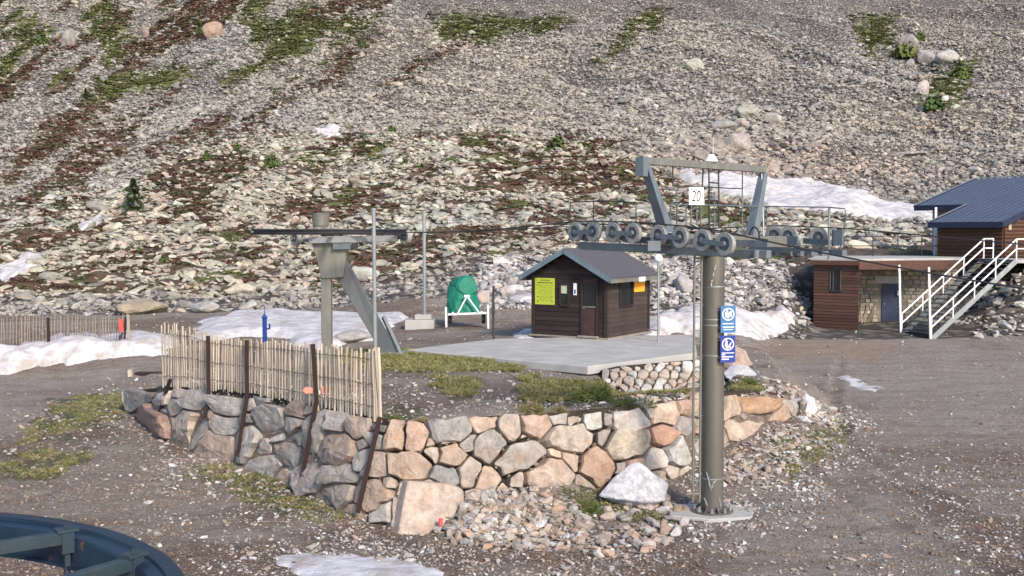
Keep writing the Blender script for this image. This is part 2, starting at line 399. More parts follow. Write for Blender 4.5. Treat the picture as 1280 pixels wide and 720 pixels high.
HEATH = [[(0, 215), (60, 150), (140, 95), (160, 100), (100, 160), (30, 215), (0, 240)], [(50, 265), (90, 240), (100, 248), (60, 275)], [(0, 290), (60, 268), (95, 272), (60, 300), (20, 320), (0, 325)],
         [(160, 250), (230, 205), (300, 190), (330, 215), (260, 240), (180, 262)], [(165, 190), (230, 165), (235, 175), (195, 200)], [(600, 190), (700, 180), (800, 200), (850, 225), (800, 250), (700, 235), (620, 215)],
         [(100, 175), (170, 140), (240, 95), (250, 100), (180, 150), (110, 185)], [(700, 160), (770, 175), (800, 190), (740, 190)], [(40, 190), (120, 130), (130, 135), (50, 205)],
         [(150, 390), (200, 385), (215, 400), (160, 412)], [(470, 110), (600, 40), (612, 45), (490, 115)], [(380, 110), (440, 60), (470, 50), (420, 110)]]
def masks(x, y, z):
    px, py = proj(x, y, z)
    jx = px+(fbm(px*.05, py*.05, 31)-.5)*40; jy = py+(fbm(px*.05, py*.05, 37)-.5)*26
    g = np.zeros(px.shape); h = np.zeros(px.shape)
    for P in GRASS: g = np.maximum(g, 1-sstep(-16, 7, poly_sd(jx, jy, P)))
    for P in HEATH: h = np.maximum(h, 1-sstep(-14, 7, poly_sd(jx, jy, P)))
    # moraine: loose mosaic of heather between the rocks; upper left: vegetation in stripes down the fall line
    mor = sstep(56, 66, y)*(1-sstep(-12, 12, np.interp(px, [-400, 0, 160, 240, 330, 620, 800, 860, 1160, 1700], [260, 250, 235, 178, 165, 165, 195, 235, 290, 290])-py))
    n1 = fbm(x*.30, y*.13, 41, 4)
    h = np.maximum(h, sstep(.45, .54, n1)*mor*sstep(.26, .42, fbm(x*.06, y*.05, 44))*np.interp(px, [0, 900, 1100], [1, 1, .5]))
    g = np.maximum(g, sstep(.62, .70, fbm(x*.22+9, y*.10, 47, 4))*mor*.8)
    a = (px*.62-py*.78)*.075; b = (px*.78+py*.62)*.011       # along / across the fall line seen here
    st = fbm((px*.60+py*.80)*.055, (px*.80-py*.60)*.010, 53, 4)
    ul = (1-sstep(380, 620, px+py*.9))*(1-mor)*sstep(60, 90, y)
    h = np.maximum(h, sstep(.58, .64, st)*ul*.8)
    g = np.maximum(g, sstep(.62, .70, fbm((px*.60+py*.80)*.06+5, (px*.80-py*.60)*.012, 59, 4))*ul*(1-sstep(90, 150, py)))
    nr_ = sstep(60, 66, y); g = g*nr_; h = h*nr_
    return g, h, mor
SNOWP = [[(845, 208), (870, 218), (925, 222), (990, 226), (1050, 232), (1085, 243), (1120, 256), (1160, 250), (1178, 268), (1165, 278), (1120, 276), (1040, 268), (960, 258), (900, 242), (855, 228)],
         [(0, 334), (20, 322), (50, 312), (57, 320), (30, 342), (0, 358)], [(102, 282), (118, 270), (133, 266), (124, 280), (106, 288)], [(392, 163), (404, 160), (427, 157), (428, 168), (408, 172)]]
def in_snow(px, py, grow=0):
    r = np.zeros(np.shape(px), bool)
    for P in SNOWP: r |= poly_sd(px, py, P) < grow
    return r

# ------------------------------------------------------------------ ground and hillside sheets
def sheet(us, ds):
    U, D = np.meshgrid(us, ds); X = U*np.maximum(D, 14); Y = D
    nu, nd = len(us), len(ds); idx = np.arange(nu*nd).reshape(nd, nu)
    F = np.stack([idx[:-1, :-1], idx[:-1, 1:], idx[1:, 1:], idx[1:, :-1]], -1).reshape(-1, 4)
    return X.ravel(), Y.ravel(), F
us = np.unique(np.concatenate([np.linspace(-1.3, -.56, 60), np.linspace(-.56, .56, 470), np.linspace(.56, 1.3, 60)]))
dn = [-40., -20, -8, 0, 6, 10, 13]
while dn[-1] < 50: dn.append(dn[-1]+max(.07, dn[-1]**2*.00030))
dsplit = dn[-1]
X, Y, F = sheet(us, np.array(dn)); Z = terrain(X, Y)
g_me = npmesh('ground', np.stack([X, Y, Z], 1), F, True)
PX, PY = proj(X, np.maximum(Y, 8), Z)
n1 = fbm(X*.5, Y*.5, 61)
GR = [[(20, 560), (60, 510), (110, 495), (200, 488), (205, 505), (150, 520), (80, 545)], [(270, 580), (330, 590), (390, 625), (450, 640), (420, 655), (330, 630), (230, 590)], [(700, 610), (760, 615), (830, 640), (850, 660), (760, 650), (700, 640)],
      [(960, 560), (1050, 520), (1060, 545), (990, 600)], [(0, 575), (60, 560), (120, 570), (60, 600), (0, 600)]]
gr = np.zeros(len(X))
jx = PX+(fbm(X*1.5, Y*1.5, 63)-.5)*70; jy = PY+(fbm(X*1.5, Y*1.5, 64)-.5)*40
for P in GR: gr = np.maximum(gr, 1-sstep(-8, 8, poly_sd(jx, jy, P)))
ROADS = [[(-300, 470), (0, 472), (120, 462), (200, 455), (215, 480), (130, 490), (60, 505), (0, 540), (-300, 640)], [(940, 430), (1010, 425), (1400, 430), (1400, 560), (1200, 560), (1100, 540), (1060, 500), (990, 470)],
         [(960, 590), (1100, 600), (1200, 660), (1230, 740), (900, 760), (930, 640)]]
TANB = [[(945, 428), (1060, 424), (1130, 432), (1100, 450), (1000, 448), (950, 440)]]
rd = np.zeros(len(X))
for P in ROADS: rd = np.maximum(rd, 1-sstep(-40, 30, poly_sd(jx, jy, P)))
rb = sstep(.44, .60, fbm(X*.45+4, Y*.45, 67, 5))*(1-rd*.35)
tb = np.zeros(len(X))
for P in TANB: tb = np.maximum(tb, 1-sstep(-6, 6, poly_sd(jx*.3+PX*.7, jy*.3+PY*.7, P)))
rb = np.maximum(rb*1.0, tb*.0); a4 = g_me.attributes.new('tan', 'FLOAT', 'POINT'); a4.data.foreach_set('value', tb.astype(np.float32))
setcol(g_me, 'mask', np.stack([gr, rb, rd], 1))
ground = link('ground', g_me); tag(ground, kind='structure')

dh = [dsplit]
while dh[-1] < 620: dh.append(dh[-1]*1.0068 if dh[-1] < 300 else dh[-1]*1.05)
X, Y, F = sheet(us, np.array(dh)); Z = terrain(X, Y)
h_me = npmesh('hillside', np.stack([X, Y, Z], 1), F, True)
g_, h_, mo_ = masks(X, Y, Z)
setcol(h_me, 'mask', np.stack([g_, h_, mo_], 1))
hill = link('hillside', h_me); tag(hill, kind='structure')

# mound sheet
xs = np.arange(-15, 12, .11); ys = np.arange(18.6, 45, .11)
XX, YY = np.meshgrid(xs, ys); X = XX.ravel(); Y = YY.ravel(); Z = mound(X, Y); T = terrain(X, Y)
keep = (Z > T-.12)
idx = np.arange(len(X)).reshape(len(ys), len(xs))
F = np.stack([idx[:-1, :-1], idx[:-1, 1:], idx[1:, 1:], idx[1:, :-1]], -1).reshape(-1, 4)
F = F[keep[F].any(1)]; used = np.unique(F); rm = -np.ones(len(X), int); rm[used] = np.arange(len(used))
X, Y, Z = X[used], Y[used], Z[used]
m_me = npmesh('earth_mound', np.stack([X, Y, Z], 1), rm[F], True)
PX, PY = proj(X, Y, Z)
jx = PX+(fbm(X*1.5, Y*1.5, 73)-.5)*50; jy = PY+(fbm(X*1.5, Y*1.5, 74)-.5)*22
MG = [[(430, 437), (520, 438), (660, 448), (670, 458), (600, 466), (480, 462), (420, 455)], [(690, 478), (770, 478), (850, 490), (860, 505), (780, 512), (710, 505)], [(470, 512), (520, 505), (540, 525), (480, 528)],
      [(650, 470), (690, 485), (690, 515), (650, 510)], [(905, 470), (960, 478), (950, 492), (905, 485)], [(540, 470), (600, 480), (590, 500), (560, 500)]]
gr = np.zeros(len(X))
for P in MG: gr = np.maximum(gr, 1-sstep(-5, 6, poly_sd(jx, jy, P)))
rb = sstep(.42, .56, fbm(X*.5, Y*.5, 77))
setcol(m_me, 'mask', np.stack([gr, rb, .25*np.ones(len(X))], 1))
mnd = link('earth_mound', m_me); tag(mnd, kind='structure')

def ground_mat():
    n = N('gravelly_earth'); v = n.pos(); s = n.sep(n.attr('mask'))
    big = n.noise(v, .5, 5, .65); med = n.noise(v, 4, 6, .7)
    dirt = n.mix(n.ramp(big, [(.35, 0.0), (.65, 1.0)]), (.33, .275, .225), (.43, .375, .32))
    dirt = n.mix(n.math('MULTIPLY', s[1], .85), dirt, (.215, .145, .10))
    road = n.mix(n.ramp(med, [(.3, 0.0), (.7, 1.0)]), (.41, .37, .33), (.50, .46, .42))
    col = n.mix(n.math('MULTIPLY', s[2], .8), dirt, road)
    col = n.mix(n.math('MULTIPLY', n.attr('tan', 'GEOMETRY', 'Fac'), .75), col, (.46, .33, .22))
    col = n.mix(n.ramp(med, [(.40, .0), (.58, .6)]), col, n.mix(1.0, col, (.55, .48, .42), 'MULTIPLY'))
    fine = n.noise(v, 26, 7, .8); col = n.mix(n.ramp(fine, [(.36, .6), (.52, .0)]), col, n.mix(1.0, col, (.5, .46, .42), 'MULTIPLY')); col = n.mix(n.ramp(fine, [(.53, .0), (.64, .75)]), col, (.47, .43, .395))
    lg = n.noise(n.mapping(v, (.35, 1.4, 1)), 1.1, 6, .75); col = n.mix(n.ramp(lg, [(.40, .55), (.52, .0)]), col, n.mix(1.0, col, (.62, .50, .40), 'MULTIPLY'))
    gv = n.mix(n.ramp(n.noise(v, 9, 4, .7), [(.35, 0.0), (.65, 1.0)]), (.045, .062, .018), (.13, .12, .045))
    col = n.mix(n.ramp(n.math('ADD', s[0], n.math('MULTIPLY', n.math('SUBTRACT', med, .5), .9)), [(.45, 0.0), (.65, .9)]), col, gv)
    # small pebbles
    for scale, thr, amt in ((14, .40, .75), (30, .36, .7), (62, .3, .6)):
        vc = n.new('ShaderNodeTexVoronoi'); n.l.new(v, vc.inputs['Vector']); vc.inputs['Scale'].default_value = scale
        cs = n.sep(vc.outputs['Color'])
        on = n.math('GREATER_THAN', n.math('ADD', cs[0], n.math('MULTIPLY', n.math('SUBTRACT', n.noise(v, .9, 4, .7), .5), 1.1)), thr+.28)
        inside = n.ramp(vc.outputs['Distance'], [(.28, 1.0), (.42, 0.0)])
        pc = n.mix(cs[1], (.22, .20, .185), (.52, .50, .48))
        col = n.mix(n.math('MULTIPLY', n.math('MULTIPLY', on, inside), amt), col, pc)
        if scale == 14: h1 = n.math('MULTIPLY', on, inside)
    hh = n.math('ADD', n.math('MULTIPLY', h1, .5), n.noise(v, 22, 8, .75))
    nm = n.bump(hh, .09, 1.0); nm = n.bump(n.noise(v, 3, 7, .7), .25, .8, nm)
    return n.done(col, .93, nm)
def hill_mat():
    n = N('scree_and_heather'); v = n.pos(); s = n.sep(n.attr('mask'))
    vc = n.new('ShaderNodeTexVoronoi'); n.l.new(v, vc.inputs['Vector']); vc.inputs['Scale'].default_value = 1.5
    cs = n.sep(vc.outputs['Color'])
    rock = n.mix(cs[0], (.16, .145, .13), (.30, .275, .245)); gap = n.ramp(vc.outputs['Distance'], [(.30, 0.0), (.55, 1.0)])
    rock = n.mix(gap, rock, (.085, .077, .070))
    md = n.noise(v, 1.1, 6, .75)
    soil = n.mix(n.ramp(md, [(.35, 0.0), (.65, 1.0)]), (.085, .052, .036), (.15, .105, .070))
    col = n.mix(n.math('MULTIPLY', s[2], .75), rock, soil)
    he = n.mix(n.ramp(n.noise(v, .8, 6, .8), [(.4, 0.0), (.6, 1.0)]), (.120, .062, .045), (.125, .102, .055))
    col = n.mix(n.ramp(n.math('ADD', s[1], n.math('MULTIPLY', n.math('SUBTRACT', md, .5), 1.2)), [(.4, 0.0), (.6, .9)]), col, he)
    ge = n.mix(n.ramp(n.noise(v, 1.6, 6, .75), [(.35, 0.0), (.65, 1.0)]), (.095, .120, .034), (.15, .16, .06))
    col = n.mix(n.ramp(n.math('ADD', s[0], n.math('MULTIPLY', n.math('SUBTRACT', md, .5), 1.0)), [(.4, 0.0), (.6, .95)]), col, ge)
    nm = n.bump(n.noise(v, 1.3, 8, .75), .9, .8)
    return n.done(col, .95, nm)
g_me.materials.append(ground_mat()); m_me.materials.append(g_me.materials[0]); h_me.materials.append(hill_mat())

# ------------------------------------------------------------------ rocks
def hull(k, flat=1.0, npt=15, jit=.22):
    rr = random.Random(k); bm = bmesh.new()
    for i in range(npt):
        z = 1-2*(i+.5)/npt; a = i*2.399+rr.random()*1.2; q = math.sqrt(1-z*z); s_ = .5*(1-jit*rr.random()*2)
        bm.verts.new((math.cos(a)*q*s_, math.sin(a)*q*s_*.82, z*s_*.72*flat))
    bmesh.ops.convex_hull(bm, input=bm.verts[:])
    lo = [v for v in bm.verts if not v.link_faces]
    bmesh.ops.delete(bm, geom=lo, context='VERTS')
    bmesh.ops.dissolve_limit(bm, angle_limit=R(14), verts=bm.verts[:], edges=bm.edges[:])
    me = bpy.data.meshes.new('rock'); bm.to_mesh(me); bm.free(); return me
def bighull(k, flat=1.0, npt=13):
    """larger boulder: an angular hull, edges chipped and faces roughened"""
    from mathutils import noise as mn
    rr = random.Random(k); bm = bmesh.new()
    for i in range(npt):
        z = 1-2*(i+.5)/npt; a = i*2.399+rr.random()*1.3; q = math.sqrt(1-z*z); s_ = .5*(1-.35*rr.random())
        bm.verts.new((math.cos(a)*q*s_, math.sin(a)*q*s_*.85, z*s_*.8*flat))
    bmesh.ops.convex_hull(bm, input=bm.verts[:])
    bmesh.ops.delete(bm, geom=[v for v in bm.verts if not v.link_faces], context='VERTS')
    bmesh.ops.dissolve_limit(bm, angle_limit=R(12), verts=bm.verts[:], edges=bm.edges[:])
    bmesh.ops.bevel(bm, geom=bm.edges[:], offset=.035, segments=1, affect='EDGES')
    bmesh.ops.triangulate(bm, faces=bm.faces[:])
    bmesh.ops.subdivide_edges(bm, edges=[e for e in bm.edges if e.calc_length() > .10], cuts=2, use_grid_fill=True)
    bmesh.ops.triangulate(bm, faces=bm.faces[:])
    for v in bm.verts:
        f = mn.noise(v.co*5+Vector((k, 0, 0)))*.030+mn.noise(v.co*13+Vector((k, 3, 0)))*.012
        v.co += v.co.normalized()*f
    me = bpy.data.meshes.new('boulder'); bm.to_mesh(me); bm.free()
    return me
ROCKS = [hull(k, 1.0 if k % 3 else .6) for k in range(14)]
BIG = [bighull(100+k, (1.0, .75, .55)[k % 3]) for k in range(12)]
for r_ in BIG: r_.materials.append(M['rock_boulder'])
inst_src = []
def source(name, me, mat):
    m2 = me.copy(); m2.materials.clear(); m2.materials.append(mat); o = bpy.data.objects.new(name, m2); return o
SRC_ROCK = [source('rock_shape', m_, M['rock_inst']) for m_ in ROCKS]

def scatter(name, P, S, ROT, IDX, TINT, sources, **tg):
    me = bpy.data.meshes.new(name); me.vertices.add(len(P)); me.vertices.foreach_set('co', np.asarray(P, np.float32).ravel())
    for nm, ty, arr in (('rot', 'FLOAT_VECTOR', ROT), ('scl', 'FLOAT_VECTOR', S)):
        a = me.attributes.new(nm, ty, 'POINT'); a.data.foreach_set('vector', np.asarray(arr, np.float32).ravel())
    a = me.attributes.new('idx', 'INT', 'POINT'); a.data.foreach_set('value', np.asarray(IDX, np.int32))
    a = me.attributes.new('tint', 'FLOAT_COLOR', 'POINT'); a.data.foreach_set('color', np.hstack([TINT, np.ones((len(P), 1))]).astype(np.float32).ravel())
    o = link(name, me); tag(o, **tg)
    ng = bpy.data.node_groups.new(name, 'GeometryNodeTree')
    ng.interface.new_socket('Geometry', in_out='INPUT', socket_type='NodeSocketGeometry'); ng.interface.new_socket('Geometry', in_out='OUTPUT', socket_type='NodeSocketGeometry')
    gi = ng.nodes.new('NodeGroupInput'); go = ng.nodes.new('NodeGroupOutput'); ip = ng.nodes.new('GeometryNodeInstanceOnPoints')
    jn = ng.nodes.new('GeometryNodeJoinGeometry')
    for s_ in sources:
        oi = ng.nodes.new('GeometryNodeObjectInfo'); oi.inputs['Object'].default_value = s_; oi.inputs['As Instance'].default_value = True
        ng.links.new(oi.outputs['Geometry'], jn.inputs[0])
    def na(nm, ty):
        x = ng.nodes.new('GeometryNodeInputNamedAttribute'); x.data_type = ty; x.inputs['Name'].default_value = nm; return x.outputs[0]
    e = ng.nodes.new('FunctionNodeEulerToRotation'); ng.links.new(na('rot', 'FLOAT_VECTOR'), e.inputs[0])
    ng.links.new(gi.outputs[0], ip.inputs['Points']); ng.links.new(jn.outputs[0], ip.inputs['Instance']); ip.inputs['Pick Instance'].default_value = True
    ng.links.new(na('idx', 'INT'), ip.inputs['Instance Index']); ng.links.new(e.outputs[0], ip.inputs['Rotation']); ng.links.new(na('scl', 'FLOAT_VECTOR'), ip.inputs['Scale'])
    ng.links.new(ip.outputs[0], go.inputs[0])
    md = o.modifiers.new('scatter', 'NODES'); md.node_group = ng
    return o
def tints(n, pal, var=.18):
    pal = np.array(pal); c = pal[RNG.integers(0, len(pal), n)]; b = np.exp(RNG.normal(0, var, n))[:, None]
    return np.clip(c*b, .02, .8)
def lone(name, me, loc, scl, rot, tint, label, cat, group=None, parent=None):
    o = bpy.data.objects.new(name, me); COL.objects.link(o); o.location = loc; o.scale = scl; o.rotation_euler = rot; o.color = (*tint, 1)
    if parent is None: tag(o, label, cat, group)
    return o

def bank_rocks(n_):
    px = np.concatenate([RNG.uniform(600, 730, n_//3), RNG.uniform(812, 1014, n_//3), RNG.uniform(1195, 1420, n_-2*(n_//3))]); y = RNG.uniform(45, 63, n_); x = (px-CX)/FPX*y; z = terrain(x, y); qx, qy = proj(x, y, z)
    k = (qy > 318) & (qy < 408) & (~((qx > 808) & (qx < 1000) & (qy > 383))) & (np.abs(y-61) > 1.6) & ~((qx > 600) & (qx < 730) & (y < 47.5)) & (RNG.random(n_) < np.where(qx > 1190, .25, 1))
    return x[k], y[k], z[k]
# hillside rocks ----------------------------------------------------
NH = 225000
dd = np.sqrt(RNG.uniform(49**2, 330**2, NH*2)); uu = RNG.uniform(-.70, .70, NH*2)
keep = RNG.random(NH*2) < np.interp(dd, [49, 90, 160, 250, 330], [1, 1, .85, .62, .3]); dd = dd[keep]; uu = uu[keep]
x = uu*dd; y = dd; z = terrain(x, y); g_, h_, mo_ = masks(x, y, z); px, py = proj(x, y, z)
bld = ((px > 1006) & (px < 1215) & (y < 64)) | ((px > 1140) & (y > 58.5) & (y < 78))
track = (np.abs(y-61-(px-900)*.012) < 2.4) & (px > 830)
okk = (RNG.random(len(x)) > g_*.82) & (RNG.random(len(x)) > h_*.80) & ~(in_snow(px, py, -1) & (RNG.random(len(x)) > .02)) & ~bld & ~track & (y > 50)
x, y, z, px, py, mo_ = x[okk], y[okk], z[okk], px[okk], py[okk], mo_[okk]
n = len(x)
clus = fbm(x*.07, y*.07, 91)
size = np.exp(RNG.normal(math.log(.50), .40, n))*(1+mo_*.34)*np.interp(y, [50, 100, 180, 250, 330], [.55, 1.0, 1.12, 1.25, 1.5])*(.75+clus*.6)
bigz = np.exp(-(((px-930)/110)**2+((py-175)/45)**2)); size *= 1+.75*bigz
size *= 1-.35*sstep(60, 0, py)*(px > 500)
size = np.minimum(size, 3.2)
bank = ((py > 322) & (py < 412) & (((px > 600) & (px < 720)) | ((px > 815) & (px < 1016)))) | ((px > 1180) & (py > 322))
scre = [(.285, .268, .243), (.25, .235, .215), (.31, .283, .25), (.205, .196, .185), (.30, .288, .255)]
mora = [(.35, .34, .28), (.29, .29, .245), (.40, .38, .31), (.23, .215, .19), (.35, .29, .245)]
bnk = [(.37, .355, .345), (.29, .285, .285), (.43, .40, .37), (.22, .215, .215)]
T1 = tints(n, scre, .14); T2 = tints(n, mora, .15); T3 = tints(n, bnk)
tt = np.where(mo_[:, None] > RNG.random(n)[:, None], T2, T1); tt = np.where(bank[:, None], T3, tt)
pink = np.exp(-(((px-980)/170)**2+((py-205)/35)**2))[:, None]*.7; tt = tt*(1-pink)+pink*tt*np.array([1.12, .95, .88])
warm = (fbm(x*.03, y*.03, 97)-.5)[:, None]; tt = tt*(1+warm*np.array([.30, .12, -.05]))
rot = np.stack([RNG.normal(0, .28, n), RNG.normal(0, .28, n), RNG.uniform(0, 6.28, n)], 1)
fl = np.where(mo_ > .5, .62, .85)
scl = np.stack([size*RNG.uniform(.8, 1.5, n), size*RNG.uniform(.8, 1.15, n), size*fl*RNG.uniform(.7, 1.2, n)], 1)
P = np.stack([x, y, z+size*.10], 1)
app = scl[:, 0]/y*np.where((px > 0) & (px < 1280) & (py > 0), 1, 0); order = np.argsort(-app)
vis = order[:270]; rest = order[270:]
SLOPE_MARKS = [(167, 247, 'the little pine'), (1000, 245, 'the broad snow strip'), (735, 312, 'the hut roof'), (408, 330, 'the lift column'), (583, 365, 'the green snow gun'), (880, 200, 'the pylon gantry'), (339, 200, 'the bright juniper'),
 (410, 165, 'the small high snow patch'), (30, 335, 'the left snow tongue'), (80, 395, 'the far picket fence'), (172, 385, 'the long tan slab'), (1215, 240, 'the chalet roof'), (1175, 110, 'the mossy outcrop'), (790, 50, 'the steep grass strip'),
 (360, 60, 'the highest green turf'), (1045, 322, 'the shed roof'), (531, 290, 'the tall thin pole'), (527, 208, 'the mid slope bush'), (694, 180, 'the brownish bush'), (935, 140, 'the flat dark slab'), (1200, 365, 'the stairs'), (259, 196, 'the dark green bush'),
 (300, 392, 'the long snow field'), (760, 280, 'the front pulleys'), (1000, 300, 'the rear pulleys'), (900, 400, 'the thick snow patch'), (117, 277, 'the tiny snow patch'), (455, 345, 'the slanting strut')]
def where(px, py, marks):
    mx, my, nm = min(marks, key=lambda m: math.hypot(m[0]-px, (m[1]-py)*1.3)); dx, dy = px-mx, py-my
    v_ = '' if abs(dy) < 8 else ('above' if dy < 0 else 'below'); h_ = '' if abs(dx) < 14 else ('left' if dx < 0 else 'right')
    return (v_+' '+nm) if v_ and not h_ else ((h_+' of '+nm) if h_ and not v_ else (('up ' if v_ == 'above' else 'down ')+h_+' of '+nm if v_ else 'at '+nm))
def hue(t):
    m_ = (t[0]+t[1]+t[2])/3; w_ = t[0]/max(t[2], .01)
    if m_ > .42: return 'whitish'
    if w_ > 1.42: return 'tan brown'
    if w_ > 1.30: return 'pinkish' if m_ > .27 else 'brown grey'
    if w_ > 1.20: return 'beige' if m_ > .29 else 'dull brown'
    return 'light grey' if m_ > .29 else 'dark grey'
def sizew(a, lo, hi): return 'large' if a > hi else ('small' if a < lo else 'middling')
qa, qb = np.quantile(app[vis]*FPX, (.33, .72))
for i in vis:
    zone = 'moraine' if mo_[i] > .5 else 'scree'
    lab = {'moraine': 'lichen-pale boulder lying in the heather of the lower slope', 'scree': 'grey boulder lying loose in the scree of the upper slope'}[zone]
    if bank[i]: lab = 'pale broken boulder in the rubble bank behind the hut and shed'; zone = 'bank'
    ap = app[i]*FPX; lab = sizew(ap, qa, qb)+' '+hue(tt[i])+' boulder '+{'moraine': 'in the heather ', 'scree': 'in the scree ', 'bank': 'on the rubble bank '}[zone]+where(px[i], py[i], SLOPE_MARKS)
    lone('boulder', BIG[i % 12], P[i], scl[i]*1.05, rot[i], tt[i], lab, 'boulder', {'moraine': 'boulders on the lower slope', 'scree': 'boulders on the scree', 'bank': 'boulders of the rubble bank'}[zone])
bx, by, bz = bank_rocks(9000); nb2 = len(bx); bs_ = np.exp(RNG.normal(math.log(.30), .45, nb2))
P = np.vstack([P[rest], np.stack([bx, by, bz+bs_*.1], 1)]); scl = np.vstack([scl[rest], np.stack([bs_*1.2, bs_, bs_*.8], 1)]); rot = np.vstack([rot[rest], np.stack([RNG.normal(0, .4, nb2), RNG.normal(0, .4, nb2), RNG.uniform(0, 6.28, nb2)], 1)]); tt = np.vstack([tt[rest], tints(nb2, bnk)])
scatter('scree_rocks', P, scl, rot, RNG.integers(0, 14, len(P)), tt, SRC_ROCK, label='countless grey and pale rocks covering the mountainside', cat='rocks', kind='stuff')

# ------------------------------------------------------------------ big retaining wall: power diagram of stones traced from the photograph
SEEDS = [(174,499,9),(189,487,6),(205,497,7),(224,490,10),(241,502,11),(220,511,10),(185,521,12),(203,532,11),(206,514,6),(216,530,5),(234,530,18),(253,536,15),(261,518,7),(284,503,20),(280,532,16),
 (274,553,17),(274,518,4),(338,524,20),(326,497,8),(346,503,8),(311,505,9),(308,525,7),(311,549,17),(371,513,11),(366,531,12),(386,511,5),(333,561,11),(350,547,4),(351,561,7),(338,584,16),(365,567,14),(358,598,8),
 (374,546,8),(399,528,10),(394,552,9),(420,531,12),(446,535,14),(422,561,22),(391,590,17),(415,592,11),(433,592,10),(451,556,4),(470,548,8),(452,573,9),(427,618,17),(465,619,17),(413,634,7),(475,538,5),(445,640,7),
 (493,547,14),(519,549,14),(473,583,12),(498,581,17),(524,582,14),(486,604,4),(478,640,7),(510,612,10),(540,615,12),(505,640,12),(545,645,12),(549,541,10),(572,541,12),(605,529,13),(612,555,19),(640,536,13),(565,570,15),(561,554,5),(585,553,6),(538,552,4),(541,567,7),
 (555,595,15),(587,592,16),(569,580,3),(608,602,16),(638,575,17),(662,566,18),(592,627,12),(629,621,10),(645,600,5),(667,531,17),(687,596,25),(694,570,5),(699,521,8),(717,525,5),(698,546,14),(724,549,18),(742,526,13),
 (759,522,6),(754,547,10),(787,527,19),(771,557,16),(797,555,18),(715,577,10),(745,583,22),(727,607,12),(770,584,6),(819,575,12),(800,575,7),(830,546,15),(831,516,16),(815,509,8),(856,507,12),(856,530,10),(848,567,18),(840,585,7),(770,605,8),(790,605,14),(820,600,10),
 (875,510,11),(880,535,12),(872,556,9),(893,548,11),(885,575,9),(914,511,10),(896,500,6),(921,537,14),(939,537,13),(940,505,14),(958,504,12),(975,521,13),(930,524,4),(962,516,3),(992,512,8),(905,565,8),(950,555,7),(985,536,6),(1005,520,7),(700,622,8),(660,622,8),(680,640,6),(612,634,7),(568,628,9),(655,545,4),(860,588,8),(640,622,6)]
tops = np.array([r[1] for r in WALL]); bots = np.array([r[2] for r in WALL])
def wall_outline():
    up = [(p, np.interp(p, WPX, tops)-2+2.5*math.sin(p*.13)) for p in range(160, 1023, 6)]
    dn_ = [(p, np.interp(p, WPX, bots)+6) for p in range(1022, 159, -10)]
    return up, dn_
def clip(poly, a, b, c):                # keep a*x+b*y<=c
    out = []
    for i in range(len(poly)):
        p, q = poly[i], poly[(i+1) % len(poly)]; dp = a*p[0]+b*p[1]-c; dq = a*q[0]+b*q[1]-c
        if dp <= 0: out.append(p)
        if (dp < 0) != (dq < 0) and abs(dp-dq) > 1e-12: t = dp/(dp-dq); out.append((p[0]+(q[0]-p[0])*t, p[1]+(q[1]-p[1])*t))
    return out
def cell(i, S):
    x, y, r = S[i]; P = [(x-2.1*r, y-1.9*r), (x+2.1*r, y-1.9*r), (x+2.1*r, y+1.9*r), (x-2.1*r, y+1.9*r)]
    for k, (u, v, q) in enumerate(S):
        if k == i or abs(u-x)+abs(v-y) > 120: continue
        a, b = 2*(u-x), 2*(v-y); c = u*u+v*v-x*x-y*y+r*r-q*q
        P = clip(P, a, b, c)
        if len(P) < 3: return []
    return P
def shrink(P, e):
    cx = sum(p[0] for p in P)/len(P); cy = sum(p[1] for p in P)/len(P); Q = list(P)
    n = len(P); A = sum(P[i][0]*P[(i+1) % n][1]-P[(i+1) % n][0]*P[i][1] for i in range(n)); sg = 1 if A > 0 else -1
    for i in range(n):
        p, q = P[i], P[(i+1) % n]; l = math.hypot(q[0]-p[0], q[1]-p[1])
        if l < 1e-6: continue
        nx, ny = sg*(q[1]-p[1])/l, -sg*(q[0]-p[0])/l
        Q = clip(Q, nx, ny, nx*p[0]+ny*p[1]-e)
        if len(Q) < 3: return []
    return Q
def chamfer(P, k, rr):
    out = []; n = len(P)
    for i in range(n):
        a, p, b = P[i-1], P[i], P[(i+1) % n]
        la = math.hypot(a[0]-p[0], a[1]-p[1]); lb = math.hypot(b[0]-p[0], b[1]-p[1]); c = k*(.6+.8*rr.random())
        ta = min(.42, c/la if la > 0 else .4); tb = min(.42, c/lb if lb > 0 else .4)
        out += [(p[0]+(a[0]-p[0])*ta, p[1]+(a[1]-p[1])*ta), (p[0]+(b[0]-p[0])*tb, p[1]+(b[1]-p[1])*tb)]
        if lb > 14:
            j = (rr.random()-.5)*3.0; m_ = .5+(rr.random()-.5)*.3
            out.append((p[0]+(b[0]-p[0])*m_+(b[1]-p[1])/lb*j, p[1]+(b[1]-p[1])*m_-(b[0]-p[0])/lb*j))
    return out
from mathutils import noise as MN
def warp(P):
    out = []; n = len(P)
    for i in range(n):
        p, q = P[i], P[(i+1) % n]; l = math.hypot(q[0]-p[0], q[1]-p[1]); k = max(1, int(l/6))
        for j in range(k):
            x, y = p[0]+(q[0]-p[0])*j/k, p[1]+(q[1]-p[1])*j/k
            w1 = MN.noise(Vector((x*.075, y*.075, 1.7)))*4.2+MN.noise(Vector((x*.2, y*.2, 5.1)))*1.6; w2 = MN.noise(Vector((x*.075, y*.075, 9.3)))*4.2+MN.noise(Vector((x*.2, y*.2, 3.3)))*1.6
            out.append((x+w1, y+w2))
    return out
